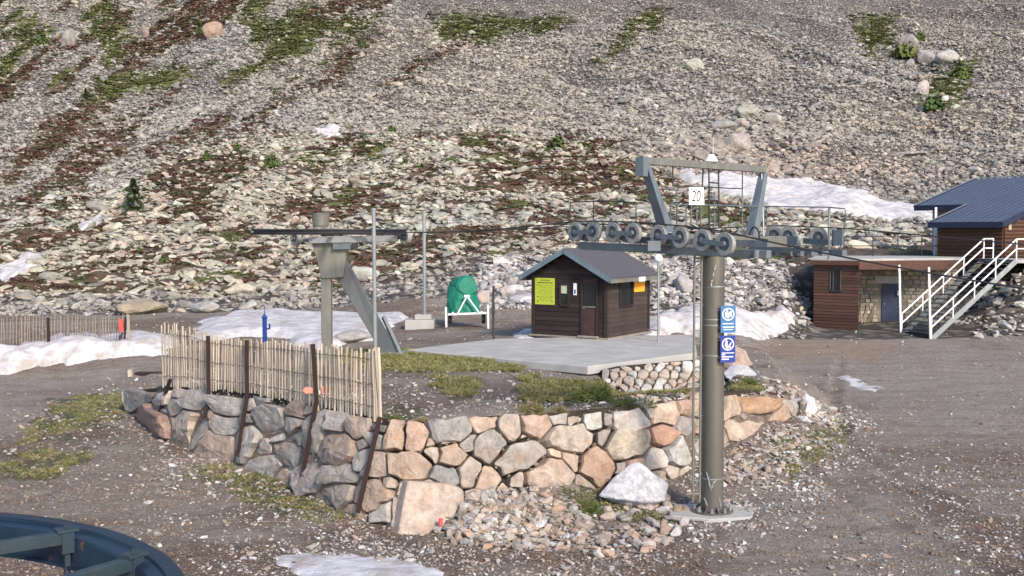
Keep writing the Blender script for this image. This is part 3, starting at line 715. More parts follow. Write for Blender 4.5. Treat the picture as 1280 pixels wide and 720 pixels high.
def stone_mesh(P, surf, rr, bulge, seed):
    """polygon in the wall's own grid -> a squared-off stone with chipped edges, proud of the wall"""
    cx = sum(p[0] for p in P)/len(P); cy = sum(p[1] for p in P)/len(P); n = len(P)
    c = surf(cx, cy); tx = (surf(cx+4, cy)-surf(cx-4, cy)); ty = (surf(cx, cy-4)-surf(cx, cy+4)); nn = tx.cross(ty).normalized()
    if nn.dot(Vector((0, 0, EYE))-c) < 0: nn = -nn
    size = math.sqrt(abs(sum(P[i][0]*P[(i+1) % n][1]-P[(i+1) % n][0]*P[i][1] for i in range(n)))/2)
    px1 = c.y/FPX; b = bulge*size*px1
    tilt = (rr.gauss(0, .24), rr.gauss(0, .24))
    rings = [(1.0, -.22), (1.0, b*.30), (.955, b*.95), (.80, b), (.55, b), (.27, b)]
    pls = [(0, 0, 1.0)]+[(math.cos(a)*q, math.sin(a)*q, 1.0+rr.uniform(-.05, .5)) for a, q in ((rr.uniform(0, 6.28), rr.uniform(.5, 1.5)) for _ in range(4))]
    vs = []; fs = []
    for ri, (s_, off) in enumerate(rings):
        for (x, y) in P:
            X, Y = cx+(x-cx)*s_, cy+(y-cy)*s_; p = surf(X, Y)
            w_ = off
            if ri >= 1:
                fac = min(g2+(g0*(X-cx)+g1*(Y-cy))/size*1.4 for g0, g1, g2 in pls)
                w_ = off*max(.12, fac)+(tilt[0]*(X-cx)+tilt[1]*(Y-cy))*px1*.6+MN.noise(Vector((X*.21, Y*.21, seed*3.1)))*b*.28
            if ri == 1: w_ = min(w_, b*.5)
            vs.append(p+nn*w_)
    vs.append(c+nn*(b*min(g2 for g0, g1, g2 in pls)))
    for r_ in range(len(rings)-1):
        for k in range(n):
            a = r_*n+k; e = r_*n+(k+1) % n; fs.append((a, e, e+n, a+n))
    o_ = (len(rings)-1)*n
    for k in range(n): fs.append((o_+k, o_+(k+1) % n, len(vs)-1))
    return vs, fs, c
def tint_at(px, py, rr):
    left = [(.33, .31, .285), (.38, .355, .325), (.43, .40, .36), (.34, .31, .28), (.39, .31, .26)]
    mid = [(.40, .34, .29), (.36, .31, .27), (.43, .36, .31), (.34, .31, .285), (.30, .285, .27), (.42, .32, .25)]
    right = [(.42, .33, .26), (.44, .38, .32), (.46, .41, .36), (.34, .31, .29), (.40, .28, .21)]
    t = rr.random()
    if px < 480 and rr.random() < .30: left = mid
    pal = left if px < 470+20*t else (mid if px < 740+60*t else right)
    c = rr.choice(pal); k = math.exp(rr.gauss(0, .10)); return tuple(min(.7, a*k) for a in c)
SPECIAL = {(185,521): (.30,.20,.165), (203,532): (.30,.19,.155), (391,590): (.33,.28,.265), (519,549): (.42,.30,.24), (667,531): (.40,.30,.245), (687,596): (.44,.35,.29), (745,583): (.38,.27,.20), (797,555): (.47,.41,.33), (771,557): (.47,.41,.33),
           (830,546): (.42,.26,.19), (940,505): (.38,.25,.16), (958,504): (.38,.25,.16), (975,521): (.42,.31,.235), (921,537): (.46,.37,.30), (939,537): (.46,.37,.30), (848,567): (.45,.44,.42), (742,526): (.50,.49,.46), (555,595): (.26,.26,.25), (724,549): (.27,.25,.235), (662,566): (.33,.30,.27), (638,575): (.35,.32,.29), (572,541): (.36,.35,.33)}
wall = thing('stone_wall', tuple(WB[9]), 'big retaining wall of fitted boulders around the earth mound, fence on its left half', 'stone wall')
bk = MB(); rows = []
for p in range(160, 1023, 6):
    yt = np.interp(p, WPX, tops)+1; yb = np.interp(p, WPX, bots)+14
    a = wall_pt(p, yt); b_ = wall_pt(p, yb); back = Vector((0, .17, 0))
    rows += [a+Vector((0, .5, -.03)), a+back, b_+back+Vector((0, 0, -.2))]
bk.add(rows, [(i*3+j, i*3+3+j, i*3+4+j, i*3+1+j) for i in range(len(rows)//3-1) for j in (0, 1)])
M['joint'] = simple('earth_in_the_joints', (.045, .034, .026), .95, 0, (.028, .022, .018), 6, bump=.03, bscale=12)
bk.build('earth_backing', M['joint'], wall)
up, dn_ = wall_outline(); OUT = up+dn_
rr = random.Random(3); ns = 0
MERGE = {(498,581): [(524,582)], (698,546): [(724,549)], (638,575): [(662,566)], (921,537): [(939,537)], (940,505): [(958,504)], (771,557): [(797,555)], (549,541): [(572,541)], (415,592): [(433,592)], (399,528): [(394,552)], (790,605): [(820,600)], (185,521): [(203,532)]}
GONE = {q for v in MERGE.values() for q in v}; SIDX = {s_[:2]: i for i, s_ in enumerate(SEEDS)}
def hull2(P):
    P = sorted(set(P)); cr = lambda o, a, b: (a[0]-o[0])*(b[1]-o[1])-(a[1]-o[1])*(b[0]-o[0]); lo = []; hi = []
    for p in P:
        while len(lo) > 1 and cr(lo[-2], lo[-1], p) <= 0: lo.pop()
        lo.append(p)
    for p in reversed(P):
        while len(hi) > 1 and cr(hi[-2], hi[-1], p) <= 0: hi.pop()
        hi.append(p)
    return lo[:-1]+hi[:-1]
for i in range(len(SEEDS)):
    if SEEDS[i][:2] in GONE: continue
    P = cell(i, SEEDS)
    if SEEDS[i][:2] in MERGE:
        for q_ in MERGE[SEEDS[i][:2]]: P = P+cell(SIDX[q_], SEEDS)
        P = shrink(hull2(P), .8)
    if len(P) < 3: continue
    cx = sum(p[0] for p in P)/len(P)
    yt = lambda X: float(np.interp(X, WPX, tops)); yb = lambda X: float(np.interp(X, WPX, bots))
    x0 = min(p[0] for p in P); x1 = max(p[0] for p in P)
    m_ = (yt(x1)-yt(x0))/max(1, x1-x0); jt = rr.uniform(-6, 6); P = clip(P, m_, -1, m_*x0-yt(x0)-jt)
    if len(P) < 3: continue
    m_ = (yb(x1)-yb(x0))/max(1, x1-x0); P = clip(P, -m_, 1, -m_*x0+yb(x0)+8)
    P = clip(clip(P, -1, 0, -158), 1, 0, 1024) if len(P) >= 3 else P
    P = shrink(P, .5+1.9*rr.random()**1.6) if len(P) >= 3 else P
    if len(P) < 3: continue
    P = warp(chamfer(P, 1.1, rr))
    vs, fs, c = stone_mesh(P, wall_pt, rr, .17+.10*rr.random(), i)
    b_ = MB(); b_.add([v-c for v in vs], fs); o = b_.build('stone', M['rock_wall'], None)
    o.parent = wall; o.location = c-wall.location
    o.color = (*SPECIAL.get(SEEDS[i][:2], tint_at(SEEDS[i][0], SEEDS[i][1], rr)), 1); ns += 1
# small chink stones in the joints
v_, f_ = [], []
for k in range(420):
    px = rr.uniform(190, 1000); py = rr.uniform(np.interp(px, WPX, tops)+4, np.interp(px, WPX, bots)+4)
    best = sorted(((px-s[0])**2+(py-s[1])**2-s[2]**2 for s in SEEDS))[:2]
    if best[1]-best[0] > 130: continue
    p = wall_pt(px, py)+Vector((0, .05, 0)); s_ = rr.uniform(.06, .14); me = rr.choice(ROCKS); mt = Matrix.Translation(p+Vector((0, -.01, 0))) @ Euler((rr.random()*6, rr.random()*6, rr.random()*6)).to_matrix().to_4x4() @ Matrix.Scale(s_, 4)
    o_ = len(v_); v_ += [tuple(mt @ v.co) for v in me.vertices]; f_ += [tuple(i+o_ for i in q.vertices) for q in me.polygons]
b_ = MB(); b_.add(v_, f_); o = b_.build('chink_stone', M['rock_wall'], wall); o['kind'] = 'stuff'; o.color = (.22, .19, .165, 1)

# ------------------------------------------------------------------ small dry stone wall under the platform
SW = [(752, 463, 474), (775, 458, 486), (800, 456, 494), (835, 453, 497), (870, 450, 498), (905, 452, 492)]
def sw_pt(px, py):
    q = np.array(SW, float); yt = np.interp(px, q[:, 0], q[:, 1]); yb = np.interp(px, q[:, 0], q[:, 2])
    dt = np.interp(px, [752, 800, 870, 905], [28.2, 28.4, 29.6, 30.2]); t = (py-yt)/(yb-yt)
    return at(px, py, dt-(.5+1.0*np.interp(px, [752, 800], [.2, 1]))*max(0, min(1.1, t)))
sw = thing('dry_stone_wall', tuple(sw_pt(810, 494)), 'low dry wall of small pale stones right under the concrete platform edge', 'stone wall')
S2 = []; y_ = 452
while y_ < 500:
    x_ = 752+rr.uniform(0, 9)
    while x_ < 906: S2.append((x_+rr.uniform(-1.5, 1.5), y_+rr.uniform(-1.2, 1.2), rr.uniform(4.2, 8.2))); x_ += rr.uniform(10, 17)
    y_ += 8.2
q = np.array(SW, float); bb = MB()
rows = []
for p in range(752, 907, 7):
    rows += [sw_pt(p, np.interp(p, q[:, 0], q[:, 1]))+Vector((0, .35, -.03)), sw_pt(p, np.interp(p, q[:, 0], q[:, 1])+1)+Vector((0, .12, 0)), sw_pt(p, np.interp(p, q[:, 0], q[:, 2])+4)+Vector((0, .12, 0))]
bb.add(rows, [(i*3+j, i*3+3+j, i*3+4+j, i*3+1+j) for i in range(len(rows)//3-1) for j in (0, 1)]); bb.build('earth_backing', M['joint'], sw)
for i in range(len(S2)):
    P = cell(i, S2)
    if len(P) < 3: continue
    x0 = S2[i][0]; P = clip(P, 0, -1, -np.interp(x0, q[:, 0], q[:, 1])+rr.uniform(-1, 1)); 
    P = clip(P, 0, 1, np.interp(x0, q[:, 0], q[:, 2])+3) if len(P) >= 3 else P
    P = clip(clip(P, -1, 0, -752), 1, 0, 906) if len(P) >= 3 else P
    P = shrink(P, .7) if len(P) >= 3 else P
    if len(P) < 3 or max(p[1] for p in P)-min(p[1] for p in P) < 2.5: continue
    P = chamfer(P, 2.2, rr); vs, fs, c = stone_mesh(P, sw_pt, rr, .30, i)
    b_ = MB(); b_.add([v-c for v in vs], fs); o = b_.build('stone', M['rock_wall'], None); o.parent = sw; o.location = c-sw.location
    o.color = (*rr.choice([(.46, .40, .34), (.40, .33, .27), (.50, .47, .43), (.34, .31, .28), (.44, .35, .28), (.47, .46, .44)]), 1)

# ------------------------------------------------------------------ named boulders
def big(px, py, wpx, hpx, tint, label, k, d=None, rot=None, sink=.12, depth=.8, name='boulder', group=None):
    """px,py: middle of the bottom edge in the photograph"""
    p = hit(px, py) if d is None else at(px, py, d)
    s_ = p.y/FPX; W_, H_ = wpx*s_*1.12, hpx*s_*1.12
    me = BIG[k % 12]; vs = [v.co for v in me.vertices]; rz = rr.uniform(-.5, .5) if rot is None else rot
    ex = max(v.x for v in vs)-min(v.x for v in vs); ez = max(v.z for v in vs)-min(v.z for v in vs)
    scl_ = (W_/ex, W_*depth/ex, H_*(1+sink)/ez)
    zmin = min(v.z for v in vs)*scl_[2]
    return lone(name, me, (p.x, p.y+.25*W_*depth, p.z-zmin-sink*H_), scl_, (0, 0, rz), tint, label, 'boulder', group)
# the split boulder at the foot of the wall's corner, with one grey shaded side
def corner_boulder():
    d0 = 18.45
    f = [(500, 664), (482, 662), (474, 655), (487, 628), (499, 606), (512, 601), (540, 602), (578, 612), (579, 640), (560, 662), (530, 670)]
    lo = [at(500, 666, 18.25), at(472, 657, 18.75), at(498, 602, 18.65), at(512, 600, 18.72)]
    V_ = [at(497, 668, 18.02), at(471, 660, 18.95), at(489, 618, 19.0), at(497, 603, 18.9), at(510, 601, 18.42), at(560, 605, 18.50), at(579, 612, 18.62), at(582, 648, 18.45), at(548, 674, 18.12),
          at(485, 598, 19.4), at(560, 600, 19.4), at(580, 655, 19.4), at(470, 664, 19.4), at(520, 690, 18.6)]
    bm = bmesh.new()
    for v in V_: bm.verts.new(v-V_[0])
    bmesh.ops.convex_hull(bm, input=bm.verts[:])
    bmesh.ops.delete(bm, geom=[v for v in bm.verts if not v.link_faces], context='VERTS')
    bmesh.ops.bevel(bm, geom=bm.edges[:], offset=.02, segments=1, affect='EDGES')
    bmesh.ops.triangulate(bm, faces=bm.faces[:])
    for _ in range(2): bmesh.ops.subdivide_edges(bm, edges=[e for e in bm.edges if e.calc_length() > .12], cuts=1, use_grid_fill=True); bmesh.ops.triangulate(bm, faces=bm.faces[:])
    for v in bm.verts: v.co += Vector((0, -1, .2)).normalized()*(MN.noise(v.co*2.4)*.022+MN.noise(v.co*9)*.014)
    me = bpy.data.meshes.new('boulder'); bm.to_mesh(me); bm.free(); me.materials.append(M['rock_wall'])
    o = bpy.data.objects.new('boulder', me); COL.objects.link(o); o.location = V_[0]; o.color = (.46, .375, .32, 1)
    tag(o, 'largest pink split boulder at the foot of the wall corner, its left side grey', 'boulder')
corner_boulder()
def hull_boulder(V_, tint, label, mat='rock_wall', chip=.03):
    bm = bmesh.new(); c = sum(V_, Vector())/len(V_)
    for v in V_: bm.verts.new(v-c)
    bmesh.ops.convex_hull(bm, input=bm.verts[:])
    bmesh.ops.delete(bm, geom=[v for v in bm.verts if not v.link_faces], context='VERTS')
    bmesh.ops.bevel(bm, geom=bm.edges[:], offset=.018, segments=1, affect='EDGES')
    bmesh.ops.triangulate(bm, faces=bm.faces[:])
    for _ in range(2): bmesh.ops.subdivide_edges(bm, edges=[e for e in bm.edges if e.calc_length() > .13], cuts=1, use_grid_fill=True); bmesh.ops.triangulate(bm, faces=bm.faces[:])
    for v in bm.verts: v.co += v.co.normalized()*(MN.noise(v.co*3)*chip*1.4+MN.noise(v.co*10)*chip*.5)
    me = bpy.data.meshes.new('boulder'); bm.to_mesh(me); bm.free(); me.materials.append(M[mat])
    o = bpy.data.objects.new('boulder', me); COL.objects.link(o); o.location = c; o.color = (*tint, 1)
    return tag(o, label, 'boulder')
n_ = N('mottled_white_stone'); v0 = n_.pos()
wc = n_.mix(n_.ramp(n_.noise(v0, 7, 6, .75), [(.36, 0.0), (.56, 1.0)]), (.27, .275, .30), (.50, .505, .53))
M['white_rock'] = n_.done(wc, .9, n_.bump(n_.noise(v0, 14, 8, .75), .05, .9))
hull_boulder([at(748, 619, 19.5), at(765, 600, 19.55), at(788, 580, 19.75), at(800, 577, 19.8), at(836, 604, 19.85), at(833, 626, 19.6), at(805, 627, 19.35), at(770, 624, 19.35), at(800, 600, 19.5), at(760, 622, 20.2), at(825, 622, 20.3), at(795, 582, 20.3), at(790, 640, 19.7)],
             (.75, .76, .79), 'white mottled triangular boulder leaning at the wall foot left of the pylon', 'white_rock')
hull_boulder([at(997, 520, 27.2), at(1000, 500, 27.3), at(1007, 491, 27.5), at(1018, 497, 27.4), at(1021, 512, 27.3), at(1015, 523, 27.0), at(1005, 521, 26.9), at(1010, 505, 26.95), at(1000, 518, 28), at(1018, 516, 28)],
             (.58, .58, .60), 'upright white block among the stones at the right end of the wall')
hull_boulder([at(990, 529, 26.6), at(998, 519, 26.7), at(1008, 520, 26.6), at(1014, 527, 26.5), at(1010, 537, 26.2), at(998, 538, 26.2), at(1003, 528, 26.2), at(1000, 535, 27), at(1010, 532, 27)],
             (.56, .58, .62), 'smaller white block just below the upright one at the wall end')
hull_boulder([at(905, 466, 29.4), at(915, 455, 29.8), at(935, 458, 29.9), at(955, 474, 29.6), at(948, 479, 29.1), at(925, 474, 28.9), at(907, 473, 29), at(925, 462, 29.3), at(915, 470, 30.3), at(945, 474, 30.3)],
             (.52, .53, .54), 'flat whitish boulder lying on the mound behind the pylon')
hull_boulder([at(900, 458, 30.6), at(905, 436, 31), at(918, 431, 31.4), at(932, 438, 31.3), at(942, 456, 31), at(925, 462, 30.3), at(912, 462, 30.3), at(918, 445, 30.6), at(910, 455, 32), at(935, 452, 32)],
             (.38, .29, .24), 'brown boulder leaning on the mound just behind the blue signs')
for a_ in [((265, 48), 24, 20, (.36, .26, .21), 'pinkish rock crag high on the slope, left of the steep grass', 2), ((85, 58), 16, 20, (.26, .245, .23), 'tall grey crag beside the upper left grass strip', 0), ((178, 48), 12, 15, (.30, .24, .21), 'narrow pink crag between grass patches at upper left', 3),
           ((868, 88), 22, 15, (.36, .37, .32), 'squarish greenish boulder alone high in the scree', 1), ((935, 148), 30, 14, (.36, .35, .31), 'flat dark slab boulder above the snow strip', 2), ((967, 156), 20, 14, (.42, .41, .37), 'rounded light boulder right of the flat slab', 4),
           ((905, 165), 30, 14, (.30, .29, .28), 'grey angular boulder leaning downhill above the snow strip', 5), ((924, 190), 32, 22, (.37, .33, .31), 'large brownish boulder close above the snow strip', 7), ((1136, 60), 24, 16, (.34, .32, .30), 'pale outcrop block with moss at upper right', 3),
           ((1155, 120), 16, 18, (.40, .36, .35), 'upright split block in the mossy outcrop at right', 0), ((1182, 128), 9, 7, (.55, .54, .52), 'small white block below the mossy outcrop', 6), ((1185, 80), 26, 15, (.44, .43, .41), 'pale rock beside the mossy outcrop top', 1),
           ((1160, 80), 24, 16, (.34, .33, .32), 'grey rock in the middle of the mossy outcrop', 9), ((172, 393), 58, 17, (.36, .31, .235), 'long flat tan rock slab behind the far picket fence', 5), ((255, 391), 36, 13, (.36, .36, .35), 'wide grey rock slab right of the long tan one', 2),
           ((60, 352), 26, 10, (.36, .35, .31), 'broad lichen grey rock on the lower left slope', 8), ((1140, 196), 40, 6, (.4, .38, .36), 'pale flat rock in the right scree', 5), ((640, 372), 30, 14, (.55, .54, .53), 'whitish slab on the rubble bank left of the hut', 2),
           ((655, 382), 34, 13, (.50, .50, .52), 'second pale slab lower on the bank left of the hut', 5), ((604, 382), 18, 17, (.50, .42, .36), 'pinkish boulder right behind the green snow gun', 0), ((455, 352), 34, 16, (.42, .42, .38), 'grey rock seen right of the slanting strut', 4), 
           ((440, 428), 44, 14, (.40, .37, .35), 'grey rock slab poking out of the snow behind the lift column', 5)]:
    big(a_[0][0], a_[0][1], a_[1], a_[2], tuple(c*.82 for c in a_[3]), a_[4], a_[5])

# loose rocks and rubble along the wall -------------------------------
def pile(n, fn, smin, smax):
    out = []
    while len(out) < n:
        px, py = fn(); p = hit(px, py); s_ = math.exp(rr.uniform(math.log(smin), math.log(smax))); out.append((p, s_))
    return out
def tri(pts):
    def f():
        while True:
            xs_ = [p[0] for p in pts]; ys_ = [p[1] for p in pts]; a, b = rr.uniform(min(xs_), max(xs_)), rr.uniform(min(ys_), max(ys_))
            if poly_sd(np.array([a]), np.array([b]), pts)[0] < 0: return a, b
    return f
PILE = pile(1000, tri([(548, 640), (590, 612), (640, 612), (700, 622), (735, 640), (740, 668), (700, 690), (620, 690), (560, 680), (545, 665)]), .045, .27)
PILE += pile(200, tri([(760, 640), (850, 620), (860, 650), (830, 690), (760, 700), (700, 690), (740, 660)]), .07, .32)
PILE += pile(420, tri([(900, 570), (950, 548), (1000, 525), (1040, 500), (1060, 530), (1030, 570), (960, 600), (905, 610)]), .06, .26)
PILE += pile(260, tri([(945, 470), (985, 480), (1030, 505), (1060, 530), (1020, 535), (985, 500), (950, 490)]), .08, .32)
PILE += pile(70, tri([(190, 540), (240, 560), (310, 590), (350, 612), (320, 625), (240, 600), (190, 570)]), .06, .22)
PILE += pile(60, tri([(480, 470), (640, 478), (700, 490), (690, 515), (500, 520)]), .04, .16)
PILE += pile(90, tri([(880, 470), (950, 480), (960, 500), (900, 500)]), .05, .2)
PILE += pile(60, tri([(760, 492), (860, 500), (850, 508), (770, 508)]), .06, .2)
PILE += pile(150, tri([(860, 590), (920, 590), (940, 640), (860, 640)]), .04, .14)
palL = [(.34, .28, .235), (.40, .33, .275), (.30, .275, .255), (.38, .355, .335), (.36, .26, .20), (.24, .225, .215), (.42, .41, .40), (.30, .24, .20)]
PILE.sort(key=lambda a: -a[1]/a[0].y)
TG = {'f': ('pale chunk of rubble lying in the heap against the wall foot', 'rubble heap in front of the wall'), 'r': ('loose stone on the rubble slope right of the pylon', 'rubble slope right of the pylon'),
      'm': ('loose stone lying on top of the earth mound', 'stones on the mound'), 'l': ('loose stone fallen at the foot of the fenced wall', 'stones below the fence')}
YARD_MARKS = [(795, 605, 'the white triangular boulder'), (530, 640, 'the pink split boulder'), (893, 650, 'the pylon foot'), (1009, 505, 'the upright white block'), (925, 445, 'the brown boulder'), (810, 478, 'the low dry wall'),
 (450, 635, 'the last rusty post'), (375, 605, 'the fourth rusty post'), (297, 565, 'the third rusty post'), (600, 625, 'the rounded low wall stones'), (687, 615, 'the big tan wall stone'), (640, 660, 'the middle of the heap'), (700, 690, 'the lower edge of the heap'),
 (930, 470, 'the flat whitish boulder'), (1003, 535, 'the smaller white block'), (940, 560, 'the right wall stones'), (600, 500, 'the mound top'), (551, 655, 'the red can'), (667, 515, 'the dry tussocks'), (735, 640, 'the brown grass patch')]
for j, (p, s_) in enumerate(PILE[:285]):
    px, py = proj(*p); z_ = 'l' if px < 400 else ('m' if (py < 512 and px < 940) else ('r' if px > 860 else 'f'))
    tc_ = rr.choice(palL)
    lone('loose_rock', BIG[j % 12] if s_ > .25 else ROCKS[j % 14], (p.x, p.y, p.z+s_*.16), (s_*rr.uniform(.9, 1.5), s_*rr.uniform(.8, 1.1), s_*rr.uniform(.7, 1.2)), (rr.gauss(0, .4), rr.gauss(0, .4), rr.uniform(0, 6.3)), tc_, sizew(s_/p.y*FPX, 15, 20)+' '+hue(tc_)+' loose stone '+where(px, py, YARD_MARKS), 'rock', TG[z_][1])
for r_ in ROCKS: r_.materials.append(M['rock_boulder'])
# all the small stones of the yard
rest_ = PILE[285:]
NG = 44000
py_ = 415+(745-415)*RNG.random(NG)**.8; px_ = RNG.uniform(-160, 1440, NG)
yy = (EYE*FPX)/(py_-HOR); xx = (px_-CX)/FPX*yy
dens = .10+1.0*sstep(.50, .68, fbm(xx*.6, yy*.6, 101))
qx, qy = px_, py_
dens += 1.2*np.exp(-line_d(xx, yy, WBL)/1.3)
for Pn in ROADS: dens *= np.where(poly_sd(qx, qy, Pn) < -5, .35, 1)
kp = RNG.random(NG) < dens*.6; xx, yy = xx[kp], yy[kp]
mx = RNG.uniform(-8, 7, 2600); my = RNG.uniform(19, 31, 2600); kp = (poly_sd(mx, my, MPTS) < -.2) & (RNG.random(2600) < .25+.9*sstep(.45, .6, fbm(mx, my, 103)))
SLABXY = [tuple(atz(*q).xy) for q in ((508, 437, 1.42), (735, 458, 1.42), (871, 441, 1.42), (868, 418, 1.42), (620, 424, 1.42))]
xx = np.concatenate([xx, mx[kp]]); yy = np.concatenate([yy, my[kp]])
kp = (poly_sd(xx, yy, SLABXY) > .05); xx, yy = xx[kp], yy[kp]
zz = ground_z(xx, yy); ss = np.exp(RNG.normal(math.log(.038), .55, len(xx))); ss = np.minimum(ss, .16)*np.interp(yy, [14, 25, 50], [1, 1.25, 1.9])
P1 = np.stack([xx, yy, zz+ss*.12], 1); T1 = tints(len(xx), [(.38, .36, .34), (.32, .295, .275), (.46, .45, .44), (.25, .23, .22), (.36, .29, .24), (.44, .43, .42), (.30, .27, .25)], .18)
P2 = np.array([[p.x, p.y, p.z+s_*.1] for p, s_ in rest_]); s2 = np.array([s_ for p, s_ in rest_]); T2 = tints(len(P2), palL, .12)
NK = 60000; py_ = 425+(745-425)*RNG.random(NK)**.75; px_ = RNG.uniform(-100, 1400, NK); ky = (EYE*FPX)/(py_-HOR); kx = (px_-CX)/FPX*ky
kp = (RNG.random(NK) < (.2+.9*sstep(.40, .62, fbm(kx*.9, ky*1.6, 131)))*np.where(np.minimum(poly_sd(px_, py_, ROADS[0]), poly_sd(px_, py_, ROADS[1])) < 0, .35, 1)) & (poly_sd(kx, ky, MPTS) > .3) ; kx, ky = kx[kp], ky[kp]; kz = terrain(kx, ky); ks = np.exp(RNG.normal(math.log(.026), .45, len(kx)))*np.interp(ky, [14, 25, 50], [1, 1.5, 2.8])
P3 = np.stack([kx, ky, kz+ks*.05], 1); T3 = tints(len(kx), [(.21, .145, .10), (.25, .185, .135), (.31, .26, .215), (.16, .105, .072), (.27, .215, .17)], .15)
def gpoly(n_, poly, lo, hi, pal_, z0=0.):
    a = RNG.uniform(min(p[0] for p in poly)-40, max(p[0] for p in poly)+40, n_); b = RNG.uniform(min(p[1] for p in poly)-20, max(p[1] for p in poly)+20, n_); a, b = a, b
    k = (poly_sd(a+(fbm(a*.03, b*.06, 7)-.5)*90+RNG.normal(0, 16, n_), b+(fbm(a*.03, b*.06, 9)-.5)*50+RNG.normal(0, 9, n_), poly) < 2) & (RNG.random(n_) < .25+.9*sstep(.4, .62, fbm(a*.04, b*.09, 12))) & (b > HOR+60); a, b = a[k], b[k]; y_ = (EYE-z0)*FPX/(b-HOR); x_ = (a-CX)/FPX*y_; k = poly_sd(x_, y_, MPTS) > .3; x_, y_ = x_[k], y_[k]; z_ = terrain(x_, y_); s_ = np.exp(RNG.uniform(math.log(lo), math.log(hi), len(x_)))
    return np.stack([x_, y_, z_+s_*.1], 1), s_, tints(len(x_), pal_, .15)
greyp = [(.36, .35, .34), (.30, .29, .285), (.44, .43, .42), (.25, .24, .235), (.36, .31, .27), (.48, .48, .48)]
EX = [gpoly(9000, [(900, 575), (960, 560), (1010, 525), (1060, 500), (1085, 560), (1010, 640), (930, 680), (880, 660)], .03, .13, greyp), gpoly(3500, [(350, 590), (480, 640), (560, 670), (520, 700), (380, 680), (200, 600), (180, 560)], .02, .09, greyp),
      gpoly(3500, [(1150, 560), (1280, 580), (1300, 720), (1200, 720), (1100, 600)], .025, .10, greyp), gpoly(2500, [(560, 680), (780, 690), (880, 680), (800, 730), (560, 730)], .02, .09, palL), gpoly(1200, [(180, 480), (280, 500), (240, 560), (150, 540), (60, 560), (100, 510)], .03, .12, greyp)]
P2 = np.vstack([P2]+[e[0] for e in EX]); s2 = np.concatenate([s2]+[e[1] for e in EX]); T2 = np.vstack([T2[:len(rest_)]]+[e[2] for e in EX]+[T3])
P = np.vstack([P1, P2, P3]); ss = np.concatenate([ss, s2, ks]); n = len(ss)
scatter('loose_stones', P, np.stack([ss*RNG.uniform(.8, 1.6, n), ss*RNG.uniform(.8, 1.1, n), ss*RNG.uniform(.5, 1.0, n)], 1), np.stack([RNG.normal(0, .3, n), RNG.normal(0, .3, n), RNG.uniform(0, 6.28, n)], 1),
        RNG.integers(0, 14, n), np.vstack([T1, T2]), SRC_ROCK, label='countless small pale stones and gravel strewn over the yard', cat='gravel', kind='stuff')

# ------------------------------------------------------------------ grass, heather and shrubs
def blades(k, n, h, wd, spread):
    r_ = random.Random(k); b = MB()
    for i in range(n):
        a = r_.uniform(0, 6.28); q = spread*math.sqrt(r_.random()); x_, y_ = q*math.cos(a), q*math.sin(a); b2 = r_.uniform(0, 6.28); l = h*r_.uniform(.5, 1.15); le = r_.uniform(.1, .7)*l
        dx, dy = math.cos(a+r_.gauss(0, .6)), math.sin(a+r_.gauss(0, .6)); wx, wy = math.cos(b2)*wd, math.sin(b2)*wd
        b.add([(x_-wx, y_-wy, 0), (x_+wx, y_+wy, 0), (x_+dx*le*.4+wx*.6, y_+dy*le*.4+wy*.6, l*.65), (x_+dx*le, y_+dy*le, l)], [(0, 1, 2), (0, 2, 3)])
    me = bpy.data.meshes.new('tuft'); me.from_pydata(b.v, [], b.f); return me
def clump(k, n, flat=.6, leaf=.10):
    r_ = random.Random(k); b = MB()
    for i in range(n):
        d = Vector((r_.gauss(0, 1), r_.gauss(0, 1), abs(r_.gauss(0, 1)))).normalized(); q = r_.uniform(.6, 1.0)*.5
        c = Vector((d.x*q, d.y*q, d.z*q*flat)); X = Vector((r_.gauss(0, 1), r_.gauss(0, 1), r_.gauss(0, 1))).normalized()*leaf*r_.uniform(.6, 1.4); Y = X.cross(d).normalized()*leaf*.8*r_.uniform(.6, 1.4)
        b.add([c-X-Y*.3, c+X*.2-Y, c+X+Y*.4, c-X*.2+Y+d*leaf*.6], [(0, 1, 2), (0, 2, 3)])
    me = bpy.data.meshes.new('clump'); me.from_pydata(b.v, [], b.f); return me
def leafmat():
    n = N('leaves_and_blades'); t = n.attr('tint', 'INSTANCER'); r = n.noise(n.pos(), 5, 3)
    col = n.mix(1.0, t, n.ramp(r, [(.3, .65), (.7, 1.35)]), 'MULTIPLY'); return n.done(col, .85)
M['leaf'] = leafmat()
SRC_TUFT = [source('tuft_shape', blades(k, 16, 1, .035, .35), M['leaf']) for k in range(4)]
SRC_CLUMP = [source('clump_shape', clump(k, 46), M['leaf']) for k in range(5)]
# grass on the mound and in the yard
def grass_pts(polys, dens, hgt, pal, jit=1.0):
    out = []
    for P_ in polys:
        V_ = [atz(a, b, 1.3 if (b < 512 and a > 400) else 0) for a, b in P_]; xs_ = [v.x for v in V_]; ys_ = [v.y for v in V_]
        ar = (max(xs_)-min(xs_))*(max(ys_)-min(ys_)); k = int(min(ar*dens, 16000))
        gx = RNG.uniform(min(xs_), max(xs_), k); gy = RNG.uniform(min(ys_), max(ys_), k)
        gz = ground_z(gx, gy); qx, qy = proj(gx, gy, gz); jx = qx+(fbm(gx*1.5, gy*1.5, 73)-.5)*50; jy = qy+(fbm(gx*1.5, gy*1.5, 74)-.5)*22
        m = (poly_sd(jx, jy, P_) < 2) & (RNG.random(k) < sstep(.30, .6, fbm(gx*2.5, gy*2.5, 109))) & (poly_sd(gx, gy, SLABXY) > .03)
        out.append(np.stack([gx, gy, gz], 1)[m])
    return np.vstack(out)
G1 = grass_pts(MG, 420, .08, None); G2 = grass_pts(GR, 130, .06, None)
GP = np.vstack([G1, G2]); n = len(GP)
